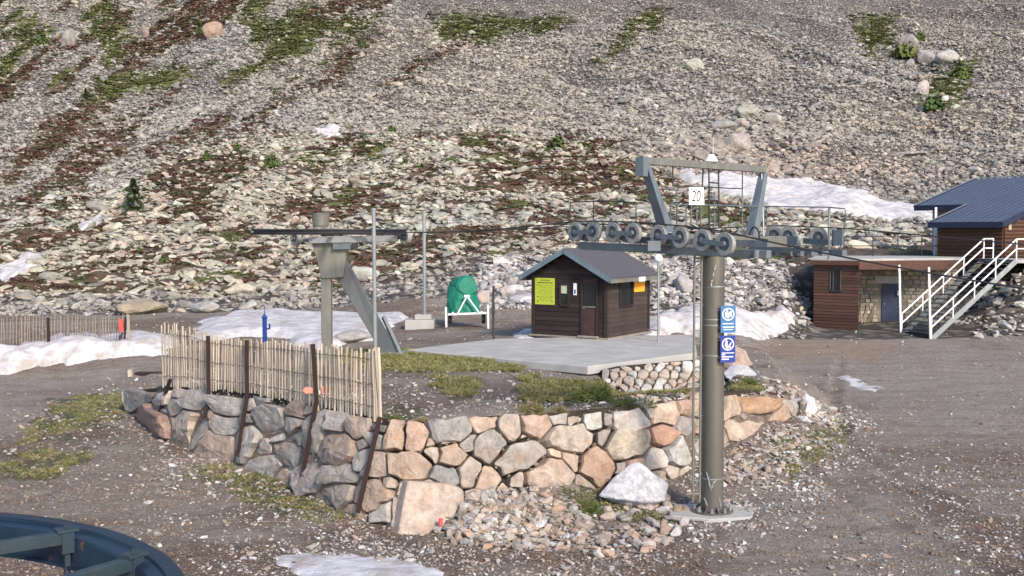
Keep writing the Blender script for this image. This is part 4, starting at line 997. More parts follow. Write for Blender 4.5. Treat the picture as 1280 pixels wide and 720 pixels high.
hg = np.concatenate([RNG.uniform(.04, .11, len(G1)), RNG.uniform(.03, .07, len(G2))])
scatter('mound_grass', GP, np.stack([hg*1.3, hg*1.3, hg], 1), np.stack([RNG.normal(0, .15, n), RNG.normal(0, .15, n), RNG.uniform(0, 6.28, n)], 1), RNG.integers(0, 4, n),
        tints(n, [(.15, .16, .055), (.20, .18, .08), (.11, .125, .04), (.25, .21, .11)], .15), SRC_TUFT, label='short yellow green grass growing on the mound and yard edges', cat='grass', kind='stuff')
# heather and grass clumps among the rocks
NC = 85000
dd = np.sqrt(RNG.uniform(49**2, 300**2, NC)); uu = RNG.uniform(-.56, .56, NC); x = uu*dd; y = dd; z = terrain(x, y); g_, h_, mo_ = masks(x, y, z); px, py = proj(x, y, z)
bld = ((px > 1006) & (y < 68)) | ((px > 1140) & (y < 78)) | in_snow(px, py, 2) | (y < 51)
isg = RNG.random(NC) < g_; ish = RNG.random(NC) < h_
kp = (isg | ish) & ~bld; x, y, z, isg = x[kp], y[kp], z[kp], isg[kp]; n = len(x)
sz = RNG.uniform(.4, 1.1, n)*np.interp(y, [50, 120, 300], [.8, 1.3, 2.2])
hz = np.where(isg, .35, .55)
ct = 1.25*np.where(isg[:, None], tints(n, [(.085, .105, .036), (.125, .135, .055), (.075, .085, .034)]), tints(n, [(.085, .038, .030), (.065, .032, .026), (.06, .058, .028), (.11, .06, .045), (.05, .055, .022)]))
scatter('heather_scrub', np.stack([x, y, z-.02], 1), np.stack([sz*1.5, sz*1.1, sz*hz], 1), np.stack([np.zeros(n), np.zeros(n), RNG.uniform(0, 6.28, n)], 1), RNG.integers(0, 5, n), ct, SRC_CLUMP,
        label='low red brown heather and green alpine turf between the rocks', cat='scrub', kind='stuff')

def solid_leaf(name, c1, c2):
    n = N(name); col = n.mix(n.ramp(n.noise(n.pos(), 3, 5, .7), [(.35, 0.0), (.65, 1.0)]), c1, c2); return n.done(col, .85)
M['pine'] = solid_leaf('pine_needles', (.030, .048, .020), (.06, .085, .03)); M['juniper'] = solid_leaf('juniper_needles', (.045, .075, .020), (.085, .12, .035)); M['tuss'] = solid_leaf('dry_tussock', (.16, .15, .06), (.25, .21, .11))
M['moss'] = solid_leaf('moss_cushion', (.07, .10, .025), (.13, .14, .045))
M['bark'] = simple('pine_bark', (.09, .06, .045), .9)
def conifer(px, py, hpx, label, wr=.30, name='pine_tree'):
    p = hit(px, py); h = hpx*p.y/FPX; r_ = random.Random(int(px)); t = thing(name, tuple(p), label, 'tree')
    b = MB(); b.tube([p-Vector((0, 0, .3)), p+Vector((.05, 0, h*.5)), p+Vector((0, 0, h*.97))], [h*.035, h*.02, .01], 7); b.build('trunk', M['bark'], t)
    b = MB()
    for i in range(1500):
        q = r_.random()**.8; z_ = h*(.05+.95*q); rad = h*wr*(1-q)**.75*(.75+.35*math.sin(z_*9/h*3+r_.random())); a = r_.uniform(0, 6.28); rr_ = rad*math.sqrt(r_.uniform(.25, 1.1)); rr_ *= .85+.3*math.sin(a*3+q*14)
        c = p+Vector((math.cos(a)*rr_, math.sin(a)*rr_, z_-rr_*.25)); s_ = h*.035*r_.uniform(.6, 1.5)
        X = Vector((math.cos(a), math.sin(a), r_.uniform(-.5, .3)))*s_*1.4; Y = Vector((-math.sin(a), math.cos(a), r_.gauss(0, .6)))*s_*.6
        b.add([c-X*.4, c+Y, c+X, c-Y+Vector((0, 0, s_*.3))], [(0, 1, 2), (0, 2, 3)])
    b.build('crown', M['pine'], t)
conifer(167, 266, 42, 'dark green little pine alone on the left slope', .50)
conifer(107, 126, 15, 'tiny dark conifer high on the far left slope', .3)
def shrub(px, py, wpx, hpx, label, mat='juniper', name='juniper_shrub', cat='shrub', leaf=.05, cnt=700, group=None, spiky=False):
    p = hit(px, py); W_ = wpx*p.y/FPX/2; H_ = hpx*p.y/FPX; r_ = random.Random(int(px*7+py)); b = MB()
    lobes = [(r_.gauss(0, .35)*W_, r_.gauss(0, .3)*W_, r_.uniform(.55, 1)) for _ in range(6)]
    for i in range(cnt):
        lx, ly, s_ = r_.choice(lobes); d = Vector((r_.gauss(0, 1), r_.gauss(0, 1), abs(r_.gauss(0, 1)))).normalized(); q = r_.uniform(.5, 1)
        c = p+Vector((lx*.8+d.x*W_*.62*s_*q, ly*.8+d.y*W_*.55*s_*q, d.z*H_*s_*q-.02)); l = (W_+H_)*leaf*r_.uniform(.7, 1.6)
        if spiky: X = (d+Vector((r_.gauss(0, .3), r_.gauss(0, .3), -.2+r_.gauss(0, .3))))*l*2.2; Y = X.cross(Vector((r_.gauss(0, 1), r_.gauss(0, 1), .1))).normalized()*l*.22
        else: X = Vector((r_.gauss(0, 1), r_.gauss(0, 1), r_.gauss(0, .7))).normalized()*l; Y = X.cross(d).normalized()*l*.7
        b.add([c-X-Y*.3, c+X*.3-Y, c+X, c-X*.2+Y], [(0, 1, 2), (0, 2, 3)])
    tag(b.build(name, M[mat]), label, cat, group)
for a_ in [(339, 210, 26, 19, 'bright green juniper bush on the slope above the bullwheel'), (197, 186, 0, 0, '')][:1]: shrub(*a_)
for a_ in [(205, 330, 16, 13, 'green bush low on the left slope between pale rocks'), (174, 316, 14, 10, 'darker bush left of the low green one'), (259, 202, 16, 14, 'dark green bush upper left of the bright juniper'), (298, 188, 14, 11, 'small dark bush right of the dark green one'),
           (490, 166, 14, 12, 'small dark bush at the top edge of the lower slope'), (527, 213, 15, 12, 'green bush right of the middle of the lower slope'), (507, 206, 12, 9, 'small bush left of the green one mid slope'), (694, 184, 26, 18, 'brownish green bush at the foot of the scree'),
           (55, 56, 22, 16, 'dark round bush near the upper left corner'), (452, 58, 12, 10, 'tiny bush beside the highest grass'), (252, 44, 16, 18, 'dark bush left of the pink crag'), (1130, 75, 44, 20, 'moss and shrub around the pale outcrop'),
           (1168, 140, 34, 22, 'dark green scrub below the split block'), (1200, 100, 30, 24, 'green scrub right of the mossy outcrop'), (1148, 52, 20, 14, 'grassy cushion on top of the outcrop'), (565, 205, 18, 10, 'dull green cushion on the lower slope'),
           (730, 186, 20, 12, 'brown green cushion right under the scree foot')]: shrub(*a_, mat='juniper' if a_[0] not in (1130, 1200, 1148, 565) else 'moss', cnt=420, leaf=.06)
for a_ in [(668, 500, 34, 20, 'upper dry grass tussock at the mound edge'), (667, 519, 34, 22, 'lower dry grass tussock right above the wall'), (735, 500, 74, 24, 'wide yellow green grass hummock above the wall'), (790, 508, 60, 14, 'flat grass hummock under the small dry wall'), (700, 518, 30, 14, 'dark heathy tuft on top of the wall'),
           (858, 492, 26, 12, 'grass tuft at the right of the small dry wall'), (498, 527, 26, 12, 'green tuft on the wall corner beside the fence'), (530, 528, 22, 10, 'brown green tuft on the wall top right of the fence'), (935, 482, 40, 12, 'green tuft in front of the flat whitish boulder'), (735, 640, 50, 20, 'brown grass patch at the wall foot left of the white boulder')]:
    shrub(*a_, mat='tuss' if a_[0] not in (735, 498, 790, 935) else 'moss', name='grass_tussock', cat='grass tuft', cnt=1500, leaf=.035, spiky=True)

# ------------------------------------------------------------------ snow
def snow_mat():
    n = N('old_snow'); v = n.pos()
    dirt = n.ramp(n.noise(n.mapping(v, (1, 1, 1)), 1.5, 7, .75), [(.42, 0.0), (.62, .85)])
    col = n.mix(dirt, (.54, .54, .575), (.32, .275, .235)); sp_ = n.ramp(n.noise(v, 14, 4, .8), [(.66, 0.0), (.72, .5)])
    col = n.mix(sp_, col, (.25, .22, .2)); nm = n.bump(n.noise(v, 3.0, 7, .7), .12, .7)
    return n.done(col, .75, nm)
M['snow'] = snow_mat()
def snow(poly, thick, label, step=.12, seed=0, lump=.5, lift=0.):
    hp = [hit(*p) for p in poly]; d0 = min(p.y for p in hp)-2; d1 = max(p.y for p in hp)+3
    u0 = (min(p[0] for p in poly)-CX-8)/FPX; u1 = (max(p[0] for p in poly)-CX+8)/FPX
    # use a map-space outline so that the patch keeps its place from any side
    O = [(p.x, p.y) for p in hp]; x0 = min(p[0] for p in O)-.5; x1 = max(p[0] for p in O)+.5; y0 = min(p[1] for p in O)-.5; y1 = max(p[1] for p in O)+.5
    xs_ = np.arange(x0, x1, step); ys_ = np.arange(y0, y1, step*1.2); XX, YY = np.meshgrid(xs_, ys_); X, Y = XX.ravel(), YY.ravel()
    sc_ = 1.1 if d0 < 70 else 3.0
    if max(p[0] for p in poly)-min(p[0] for p in poly) < 45: sc_ *= .4
    if d0 < 20: sc_ = .35
    s_ = poly_sd(X+(fbm(X/sc_*.8, Y/sc_*.6, seed)-.5)*sc_*1.6, Y+(fbm(X/sc_*.8, Y/sc_*.6, seed+5)-.5)*sc_*2.4, O)
    w_ = sc_*.9; e = np.clip(-s_/w_, -.6, 1); h = thick*np.where(e > 0, np.sqrt(np.clip(e, 0, 1)), e*1.5)*(1-lump+lump*2*fbm(X*.9/(sc_+.1), Y*.7/(sc_+.1), seed+9, 5))
    G_ = ground_z(X, Y) if d0 < 46 else terrain(X, Y); Z = G_+h+lift
    idx = np.arange(len(X)).reshape(len(ys_), len(xs_)); F = np.stack([idx[:-1, :-1], idx[:-1, 1:], idx[1:, 1:], idx[1:, :-1]], -1).reshape(-1, 4)
    F = F[(e[F] > -.35).any(1)]
    if not len(F): return
    used = np.unique(F); rm = -np.ones(len(X), int); rm[used] = np.arange(len(used))
    me = npmesh('snow_patch', np.stack([X, Y, Z], 1)[used], rm[F], True); o = link('snow_patch', me, M['snow']); return tag(o, label, 'snow', None, 'stuff')
snow([(-80, 440), (0, 436), (60, 432), (110, 431), (160, 436), (205, 420), (215, 440), (200, 449), (120, 458), (50, 463), (0, 470), (-80, 478)], .42, 'dirty lumpy snow bank below the far picket fence', .11, 3, 1.0)
snow([(165, 417), (215, 420), (225, 436), (190, 446), (120, 438), (95, 428), (130, 420)], .25, 'smoother snow behind the end of the far picket fence', .14, 8, .3)
snow([(238, 412), (265, 400), (300, 393), (360, 391), (410, 392), (470, 394), (508, 393), (510, 402), (488, 410), (470, 428), (425, 433), (395, 430), (340, 424), (280, 424), (240, 424)], .26, 'long white snow field behind the lift column', .14, 11, .45)
snow([(806, 395), (850, 389), (900, 385), (960, 385), (990, 390), (998, 402), (985, 413), (930, 419), (870, 421), (806, 421)], .45, 'thick clean snow patch between hut and wooden shed', .14, 15, .12)
snow([(646, 417), (660, 412), (672, 414), (672, 424), (650, 424)], .12, 'small leftover of snow against the hut wall', .08, 19, .2)
snow(SNOWP[0], .5, 'broad snow strip under the scree at the upper right', .35, 23, .3)
snow(SNOWP[1], .3, 'narrow snow tongue at the left edge of the slope', .2, 27, .3)
snow(SNOWP[2], .3, 'tiny snow patch above the left snow tongue', .2, 29, .2)
snow(SNOWP[3], .4, 'small snow patch at the top of the lower slope', .25, 31, .2)
snow([(335, 697), (355, 694), (400, 698), (450, 694), (480, 694), (520, 706), (552, 720), (530, 740), (400, 740), (365, 715)], .05, 'thin icy snow remnant on the yard at the bottom edge', .04, 35, .3)
snow([(1050, 474), (1075, 477), (1098, 484), (1095, 489), (1070, 485)], .012, 'thin streak of slush on the yard right of the mound', .07, 37, .2)

# ------------------------------------------------------------------ concrete platform
SLZ = 1.42
sp_ = [atz(508, 437, SLZ), atz(735, 458, SLZ), atz(871, 441, SLZ), atz(868, 418, SLZ), atz(620, 423.5, SLZ)]
pl = MB(); pl.prism(sp_, (0, 0, -.22)); o = pl.build('concrete_platform', M['concrete'], bevel=.02); tag(o, 'pale concrete platform slab the dark hut stands on', 'platform')

# ------------------------------------------------------------------ text
FONT = None
def text(name, s_, loc, size, m, parent, X, Yv, extrude=.001, font_w=1.0):
    """flat lettering: X = reading direction, Yv = up direction of the sign"""
    cu = bpy.data.curves.new(name, 'FONT'); cu.body = s_; cu.size = size; cu.extrude = extrude; cu.align_x = 'CENTER'; cu.align_y = 'CENTER'
    tmp = bpy.data.objects.new(name, cu); COL.objects.link(tmp); dg = bpy.context.evaluated_depsgraph_get(); dg.update()
    me = bpy.data.meshes.new_from_object(tmp.evaluated_get(dg)); bpy.data.objects.remove(tmp)
    X = Vector(X).normalized(); Yv = Vector(Yv).normalized(); Zv = X.cross(Yv); mt = Matrix((X, Yv, Zv)).transposed().to_4x4(); mt.translation = Vector(loc)
    me.transform(Matrix(mt) @ Matrix.Diagonal((font_w, 1, 1, 1))); me.materials.clear(); me.materials.append(m)
    return link(name, me, None, parent)
def flat(name, c, c2=None, rough=.5): return simple(name, c, rough, 0, c2 or tuple(a*.9 for a in c), 8, bump=.0005)
M['sign_white'] = flat('sign_white', (.78, .78, .80)); M['sign_blue'] = flat('sign_dark_blue', (.018, .045, .26)); M['sign_lblue'] = flat('sign_light_blue', (.045, .155, .33))
M['yellow'] = flat('yellow_board', (.40, .49, .045)); M['orange'] = flat('orange_notice', (.85, .36, .025)); M['ink'] = flat('dark_print', (.05, .06, .04)); M['orange_ink'] = flat('orange_print', (.70, .22, .02))
M['red'] = flat('faded_red', (.62, .09, .07)); M['pinkorange'] = flat('fluorescent_arrow_paint', (.85, .25, .17)); M['blue'] = flat('blue_paint', (.03, .08, .34)); M['grey_trim'] = simple('blue_grey_trim', (.13, .18, .22), .6)

# ------------------------------------------------------------------ lift pylon
PX0, PY0 = 3.47, 19.2; PZ = float(terrain(np.array([3.47]), np.array([18.9]))[0])+.02
r_d = Vector((.70, -.714, 0)).normalized(); p_d = Vector((.70, .714, 0)).normalized()
pyl = thing('lift_pylon', (PX0, PY0, PZ), 'tall round drag lift pylon with two rows of rope pulleys and blue signs', 'lift pylon')
top = Vector((PX0-.02, PY0, 4.55)); base = Vector((PX0, PY0, PZ))
b = MB(); b.tube([base+Vector((0, 0, .04)), top], .192, 40); b.build('pole', M['pole'], pyl, smooth=True)
b = MB(); b.lathe(base+Vector((0, 0, .02)), (0, 0, 1), [(0, .36), (.035, .36), (.04, .22), (.05, .2)], 40)
for k in range(8):
    a = k*math.pi/4+.2; X = Vector((math.cos(a), math.sin(a), 0)); c = base+Vector((0, 0, .05)); t_ = Vector((-X.y, X.x, 0))*.008
    b.prism([c+X*.19-t_, c+X*.34-t_, c+X*.19+Vector((0, 0, .11))-t_], t_*2)
fl = b.build('base_flange', M['pole'], pyl)
b = MB()
for k in range(8):
    a = k*math.pi/4+.59; c = base+Vector((math.cos(a)*.305, math.sin(a)*.305, .05)); b.tube([c, c+Vector((0, 0, .09))], .02, 6); b.tube([c+Vector((0, 0, .01)), c+Vector((0, 0, .04))], .035, 6)
b.build('anchor_bolt', M['galv'], fl)
b = MB(); c = base+Vector((-.02, 0, 0)); cz = [c+Vector((x_, y_, -.05)) for x_, y_ in ((-.78, -.30), (-.1, -.55), (.62, -.42), (.80, .25), (.25, .6), (-.55, .5))]
b.prism(cz, (0, 0, .08)); o = b.build('foundation_pad', M['concrete'], pyl, bevel=.015)
# reinforcement bands round the pole, white scuffs
b = MB()
for z_ in (3.86, 3.30, 3.20, 2.68, .55): b.lathe((PX0-.008, PY0, z_), (0, 0, 1), [(0, .194), (.0, .198), (.02, .198), (.02, .194)], 32)
b.build('strap_band', M['galv'], pyl)
b = MB()
for k, (a0, z0, a1, z1) in enumerate([(-2.35, .75, -1.9, .42), (-1.9, .42, -1.35, .62), (-2.6, .28, -2.2, .12), (-1.2, .3, -.9, .1), (-1.9, 4.05, -1.6, 4.3), (-1.9, 4.05, -2.05, 3.9)]):
    pts = []
    for j in range(7):
        t = j/6; a = a0+(a1-a0)*t; z_ = z0+(z1-z0)*t+.05*math.sin(t*3.1); pts.append(Vector((PX0+math.cos(a)*.193, PY0+math.sin(a)*.193, z_+PZ)))
    b.tube(pts, [.004, .018, .012, .02, .015, .02, .005], 6)
b.build('paint_scuff', M['galv'], pyl)
# ladder
b = MB(); la = at(869, 640, 19.05); lb = at(876.5, 638, 19.3); la.x -= .045
A0 = Vector((la.x, la.y, .15)); B0 = Vector((la.x+.125, la.y+.04, .15)); H_ = Vector((0, 0, 4.45))
for q_ in (A0, B0): b.tube([q_, q_+H_], .020, 8)
lad = b.build('ladder_rail', M['galv_tan'], pyl)
b = MB()
for k in range(19): z_ = Vector((0, 0, .15+k*.235)); b.tube([A0+z_, B0+z_], .011, 6)
b.build('ladder_rung', M['galv_tan'], pyl)
b = MB()
for z_ in (.5, 1.5, 2.5, 3.4, 4.2): b.bar(B0+Vector((0, 0, z_)), (PX0-.15, PY0, B0.z+z_), .03, .012)
b.build('ladder_bracket', M['galv_tan'], pyl)
# two round-pictogram signs
def pylon_sign(z_, mat, variant):
    c = Vector((PX0+.20, PY0-.24, z_)); X = Vector((.985, .17, 0)).normalized(); Yv = Vector((0, 0, 1)); nn = X.cross(Yv)
    w_, h_ = .265, .46; b = MB(); B = [c-X*w_/2-Yv*h_/2, c+X*w_/2-Yv*h_/2, c+X*w_/2+Yv*h_/2, c-X*w_/2+Yv*h_/2]
    b.prism([p-nn*.012 for p in B], nn*.012); s_ = b.build('sign_plate', M[mat], pyl)
    def disc(cc, r, off, n=28, sx=1): return [cc+X*math.cos(2*math.pi*k/n)*r*sx+Yv*math.sin(2*math.pi*k/n)*r+nn*off for k in range(n)]
    b = MB(); cc = c+Yv*.085; ring = disc(cc, .108, .002); ring2 = disc(cc, .090, .002)
    b.add(ring+ring2, [(k, (k+1) % 28, (k+1) % 28+28, k+28) for k in range(28)])
    # seated rider and pull bar inside the ring
    def pg(pts): b.add([cc+X*x_+Yv*y_+nn*.0025 for x_, y_ in pts], [tuple(range(len(pts)))])
    def dot(x_, y_, r): pg([(x_+r*math.cos(k*.7), y_+r*math.sin(k*.7)) for k in range(9)])
    if variant == 0:
        pg([(-.045, -.055), (.0, -.07), (.035, -.04), (.005, .0), (-.005, .05), (-.04, .055), (-.06, .01)]); dot(-.02, .068, .016)
        pg([(.012, .02), (.04, -.03), (.066, .0), (.058, .045), (.035, .055)]); pg([(.03, .02), (.06, -.045), (.068, -.03)])
    else:
        pg([(-.04, .06), (-.008, .055), (-.012, .0), (.012, -.035), (.06, -.045), (.05, -.065), (-.02, -.075), (-.06, -.02)]); dot(-.03, .074, .014); pg([(.012, -.02), (.035, -.03), (.065, .03), (.058, .04)])
    # lines of print
    rows_ = [(-.075, .20, .018), (-.135, .19, .022), (-.175, .17, .01)] if variant == 0 else [(-.065, .22, .012), (-.095, .07, .02), (-.130, .20, .022), (-.172, .13, .022)]
    for k, (y_, w2, hh) in enumerate(rows_):
        x0 = -w2/2 if variant == 0 else -.11
        if hh > .015:
            x_ = x0
            while x_ < x0+w2-.01:
                l = rr.uniform(.012, .03); pg([(x_, y_-.085-hh/2), (x_+l, y_-.085-hh/2), (x_+l, y_-.085+hh/2), (x_, y_-.085+hh/2)]); x_ += l+.005
        else: pg([(x0, y_-.085-hh/2), (x0+w2, y_-.085-hh/2), (x0+w2, y_-.085+hh/2), (x0, y_-.085+hh/2)])
    b.build('pictogram', M['sign_white'], s_)
    s_['label'] = 'light blue sign with white ring' if variant == 0 else 'dark blue sign with white ring'
    b = MB(); b.bar(c-X*.1+Yv*.15-nn*.02, (PX0, PY0-.15, z_+.15), .03, .01); b.bar(c-X*.1-Yv*.15-nn*.02, (PX0, PY0-.15, z_-.15), .03, .01); b.build('sign_bracket', M['galv'], s_)
pylon_sign(EYE-(399-HOR)/FPX*19.0, 'sign_lblue', 0); pylon_sign(EYE-(436.5-HOR)/FPX*19.0, 'sign_blue', 1)

# crossarm under the gantry
C1 = at(817, 295, 17.85); C2 = at(985, 300, 20.75)        # centres of the two pulley rows
b = MB(); c0 = Vector((C1.x, C1.y, 4.68)); c1 = Vector((C2.x, C2.y, 4.62)); b.bar(c0+p_d*.1, c1-p_d*.25, .26, .20); b.build('crossarm', M['galv_tan'], pyl, bevel=.008)
b = MB(); b.box((PX0-.02, PY0, 4.52), (.5, .5, .03), (.7, .714)); b.build('head_plate', M['galv_tan'], pyl)
b = MB()
g0 = at(806, 201, 17.8); g1 = at(954, 212, 20.25)
b.bar(g0-p_d*.03, g1+p_d*.03, .11, .115); b.build('gantry_beam', M['galv_tan'], pyl, bevel=.006)
for (tp, ft, k) in ((g0, at(833, 279, 18.15), 0), (g1, at(937, 322, 19.9), 1)):
    ft = Vector((ft.x, ft.y, 4.55 if k else 4.8)); b = MB(); q_ = tp-Vector((0, 0, .06))
    b.hexa([q_-r_d*.07-p_d*.04+Vector((0, 0, 0)), q_+r_d*.07-p_d*.04, q_+r_d*.07+p_d*.06, q_-r_d*.07+p_d*.06], [ft-r_d*.10-p_d*.09, ft+r_d*.10-p_d*.09, ft+r_d*.10+p_d*.10, ft-r_d*.10+p_d*.10])
    b.build('gantry_upright', M['steel'] if k else M['steel'], pyl, bevel=.006)
b = MB(); q_ = g0-p_d*.08; b.box(q_-Vector((0, 0, .10)), (.12, .16, .30), tuple(p_d)[:2]); b.build('end_bracket', M['steel'], pyl)
# white cone lamp on the beam
c = at(889, 203, 19.1); b = MB(); b.lathe(c, (0, 0, 1), [(0, .10), (.02, .12), (.10, .07), (.13, .05), (.14, .0)], 18); o = b.build('wind_sensor_cap', M['white'], pyl, smooth=True)
b = MB(); b.tube([c+Vector((.03, 0, .1)), c+Vector((.03, 0, .42))], .005, 5); b.build('thin_rod', M['white'], pyl)
# hanging cage of rails between the uprights
b = MB()
def pp(px, py, d): return at(px, py, d)
for p_, q_ in (((841, 204, 18.5), (841, 233, 18.5)), ((928, 211, 19.8), (928, 236, 19.8)), ((841, 232, 18.5), (928, 236, 19.8))): b.tube([pp(*p_), pp(*q_)], .011, 6)
for p_, q_ in (((879, 207, 19.0), (877, 254, 19.0)), ((886, 207, 19.1), (887, 285, 19.1)), ((898, 208, 19.3), (899, 285, 19.3)), ((886, 228, 19.1), (898, 229, 19.3)), ((886, 250, 19.1), (898, 251, 19.3))): b.tube([pp(*p_), pp(*q_)], .014, 6)
b.build('hanging_ladder', M['dark'], pyl)
b = MB()
for px, y0, y1 in ((838, 255, 280), (846, 238, 280), (864, 256, 280), (871, 258, 282), (876, 258, 282), (886, 240, 284), (928, 236, 300), (893, 240, 284), (858, 256, 280)):
    d_ = 18.0+(px-830)*.02; b.tube([pp(px, y0, d_), pp(px, y1, d_)], .012, 6)
b.tube([pp(830, 236, 17.9), pp(848, 237, 18.2)], .012, 6); b.tube([pp(838, 255, 18.1), pp(952, 258, 20.1)], .011, 6)
b.build('walkway_post', M['steel'], pyl)
# number board 20
c = at(871, 245, 17.75); Xn = Vector((.97, .24, 0)).normalized(); b = MB(); w_, h_ = .262, .28; nn = Xn.cross(Vector((0, 0, 1)))
B = [c-Xn*w_/2-Vector((0, 0, h_/2)), c+Xn*w_/2-Vector((0, 0, h_/2)), c+Xn*w_/2*.86+Vector((0, 0, h_/2)), c-Xn*w_/2+Vector((0, 0, h_/2))]
b.prism([p-nn*.01 for p in B], nn*.01); nb = b.build('number_board', M['sign_white'], pyl); text('number', '20', c+nn*.004-Xn*.01-Vector((0, 0, .01)), .25, M['dark'], nb, Xn, (.08, 0, 1), font_w=.62)

# pulley rows -------------------------------------------------------
def pulley_mesh(c, r, ax, wd):
    a = MB(); a.lathe(c-ax*wd/2, ax, [(0, r*.62), (0, r*.80), (0, r), (.012, r*1.02), (wd*.35, r*.97), (wd*.65, r*.97), (wd-.012, r*1.02), (wd, r), (wd, r*.8), (wd, r*.62), (0, r*.62)], 28)
    h = MB(); h.lathe(c-ax*(wd/2+.002), ax, [(0.014, 0), (0.014, .04), (.012, r*.3), (.016, r*.78), (wd-.012, r*.78), (wd-.008, r*.3), (wd-.01, .04), (wd-.01, 0)], 28)
    x = MB(); x.lathe(c-ax*(wd/2+.03), ax, [(0, 0), (0, .032), (.03, .04), (wd+.03, .04), (wd+.06, .032), (wd+.06, 0)], 12)
    return a, h, x
def pulley(c, r, ax, parent, wd=.075):
    a, h, x = pulley_mesh(c, r, ax, wd); o = a.build('pulley', M['sheave_rim'], parent, smooth=True); h.build('pulley_disc', M['sheave'], o, smooth=True); x.build('axle', M['steel'], o, smooth=True); return o
pax = Vector((.80, .60, 0)).normalized()
row = [(719.6, 289.5, 19.45), (742, 289.5, 19.1), (767, 290.3, 18.72), (792, 291.2, 18.33), (824, 294.2, 17.88), (851, 296.5, 17.5), (878.6, 300, 17.13), (906.8, 304.8, 16.76)]
sheaves = [at(*q_) for q_ in row]
for k, c in enumerate(sheaves): pulley(c, .168 if k < 7 else .176, pax, pyl)
# rocker plates joining pairs of pulleys
b = MB()
for k in (0, 2, 4, 6):
    a, e = sheaves[k], sheaves[k+1]; o_ = -p_d*.06
    b.prism([a+o_+Vector((0, 0, .035)), e+o_+Vector((0, 0, .035)), e+o_-Vector((0, 0, .06)), a+o_-Vector((0, 0, .06))], -p_d*.02) if False else None
    b.prism([a+p_d*.07+Vector((0, 0, .05)), e+p_d*.07+Vector((0, 0, .05)), e+p_d*.07-Vector((0, 0, .10)), (a+e)/2+p_d*.07-Vector((0, 0, .17)), a+p_d*.07-Vector((0, 0, .10))], p_d*.03)
    b.bar(a-p_d*.055-Vector((0, 0, .01)), e-p_d*.055-Vector((0, 0, .01)), .014, .075)
b.build('rocker_plate', M['steel'], pyl)
b = MB(); e0 = at(722, 307, 19.6); e1 = at(957, 318.5, 16.75)
b.bar(e0+p_d*.10, e1+p_d*.10, .13, .13); b.build('carrier_beam', M['steel'], pyl, bevel=.008)
b = MB(); e2 = at(744, 300, 19.3); b.bar(at(790, 300, 18.6)+p_d*.12, at(955, 305, 16.9)+p_d*.12, .06, .10); b.build('upper_beam', M['steel'], pyl)
b = MB(); cE = at(948, 318, 16.85); b.box(cE+p_d*.03-r_d*.02, (.03, .2, .13), (r_d.x, r_d.y)); b.build('beam_end_plate', M['galv'], pyl)
# cross beams down to the pole
b = MB(); b.bar((PX0-.9, PY0-.95, 4.48), (PX0+.1, PY0+.1, 4.48), .16, .14); b.bar(Vector((C1.x, C1.y, 4.66)), Vector((C1.x, C1.y, 4.50)), .2, .2); b.build('outrigger', M['steel'], pyl)
# second row, seen behind its guard plate
off2 = C2-C1; row2 = []
for k in range(6):
    c = at(968+k*17.5+(k > 2)*3, 294.5+k*.9, 21.2-k*.30); row2.append(c)
for k, c in enumerate(row2):
    if k in (0, 1, 3): pulley(c, .185, p_d, pyl)
b = MB(); a, e = at(955, 299, 21.3)-p_d*.1, at(1001, 301, 20.6)-p_d*.1; b.bar(a, e, .03, .16); a, e = at(1008, 301, 20.5)-p_d*.1, at(1040, 303, 19.9)-p_d*.1; b.bar(a, e, .03, .10)
b.box(at(1048, 297, 19.8), (.18, .05, .28), (r_d.x, r_d.y)); b.box(at(1042, 297, 19.9), (.03, .07, .3), (r_d.x, r_d.y)); b.build('guard_plate', M['steel'], pyl)
b = MB(); b.bar(at(940, 311, 21.5), at(1056, 316, 19.6), .12, .10)
for px in (966, 978, 992, 1004, 1018, 1031): b.bar(at(px, 314, 21.1-(px-966)*.02), at(px, 320, 21.1-(px-966)*.02), .12, .06)
b.build('rear_carrier_beam', M['steel'], pyl)
# railings over both rows
b = MB()
for pts in ([(712, 278, 19.9), (713, 253, 19.9), (742, 251.5, 19.4), (795, 253, 18.6), (795, 278, 18.6)], [(742, 251.5, 19.4), (742, 278, 19.4)]): b.tube([pp(*q_) for q_ in pts], .011, 6)
b.tube([pp(700, 281, 20), pp(830, 280, 18.0), pp(960, 300, 16.6)], .01, 6)
rl = b.build('walkway_railing', M['dark'], pyl)
b = MB()
for pts in ([(951, 258, 21.4), (1036, 259, 20.1), (1056, 261, 19.8), (1058, 270, 19.8), (1050, 312, 19.9)], [(958, 258, 21.3), (960, 330, 21.3)], [(955, 262, 21.3), (955, 326, 21.3)]): b.tube([pp(*q_) for q_ in pts], .012, 6)
b.build('walkway_railing', M['steel'], pyl)
b = MB(); b.tube([pp(1036.5, 259, 20.1), pp(1036, 326, 20.1)], .022, 8); b.tube([pp(952, 215, 20.2), pp(955, 300, 20.0)], .012, 6); b.build('railing_post', M['galv'], pyl)
b = MB(); cc = at(943, 296, 19.6)
b.tube([cc+Vector((0, 0, .15))+r_d*.1*math.cos(t)+Vector((0, 0, .17*math.sin(t)-.15)) for t in [k*.5-1.6 for k in range(11)]], .016, 6); b.build('rope_catcher', M['dark'], pyl)

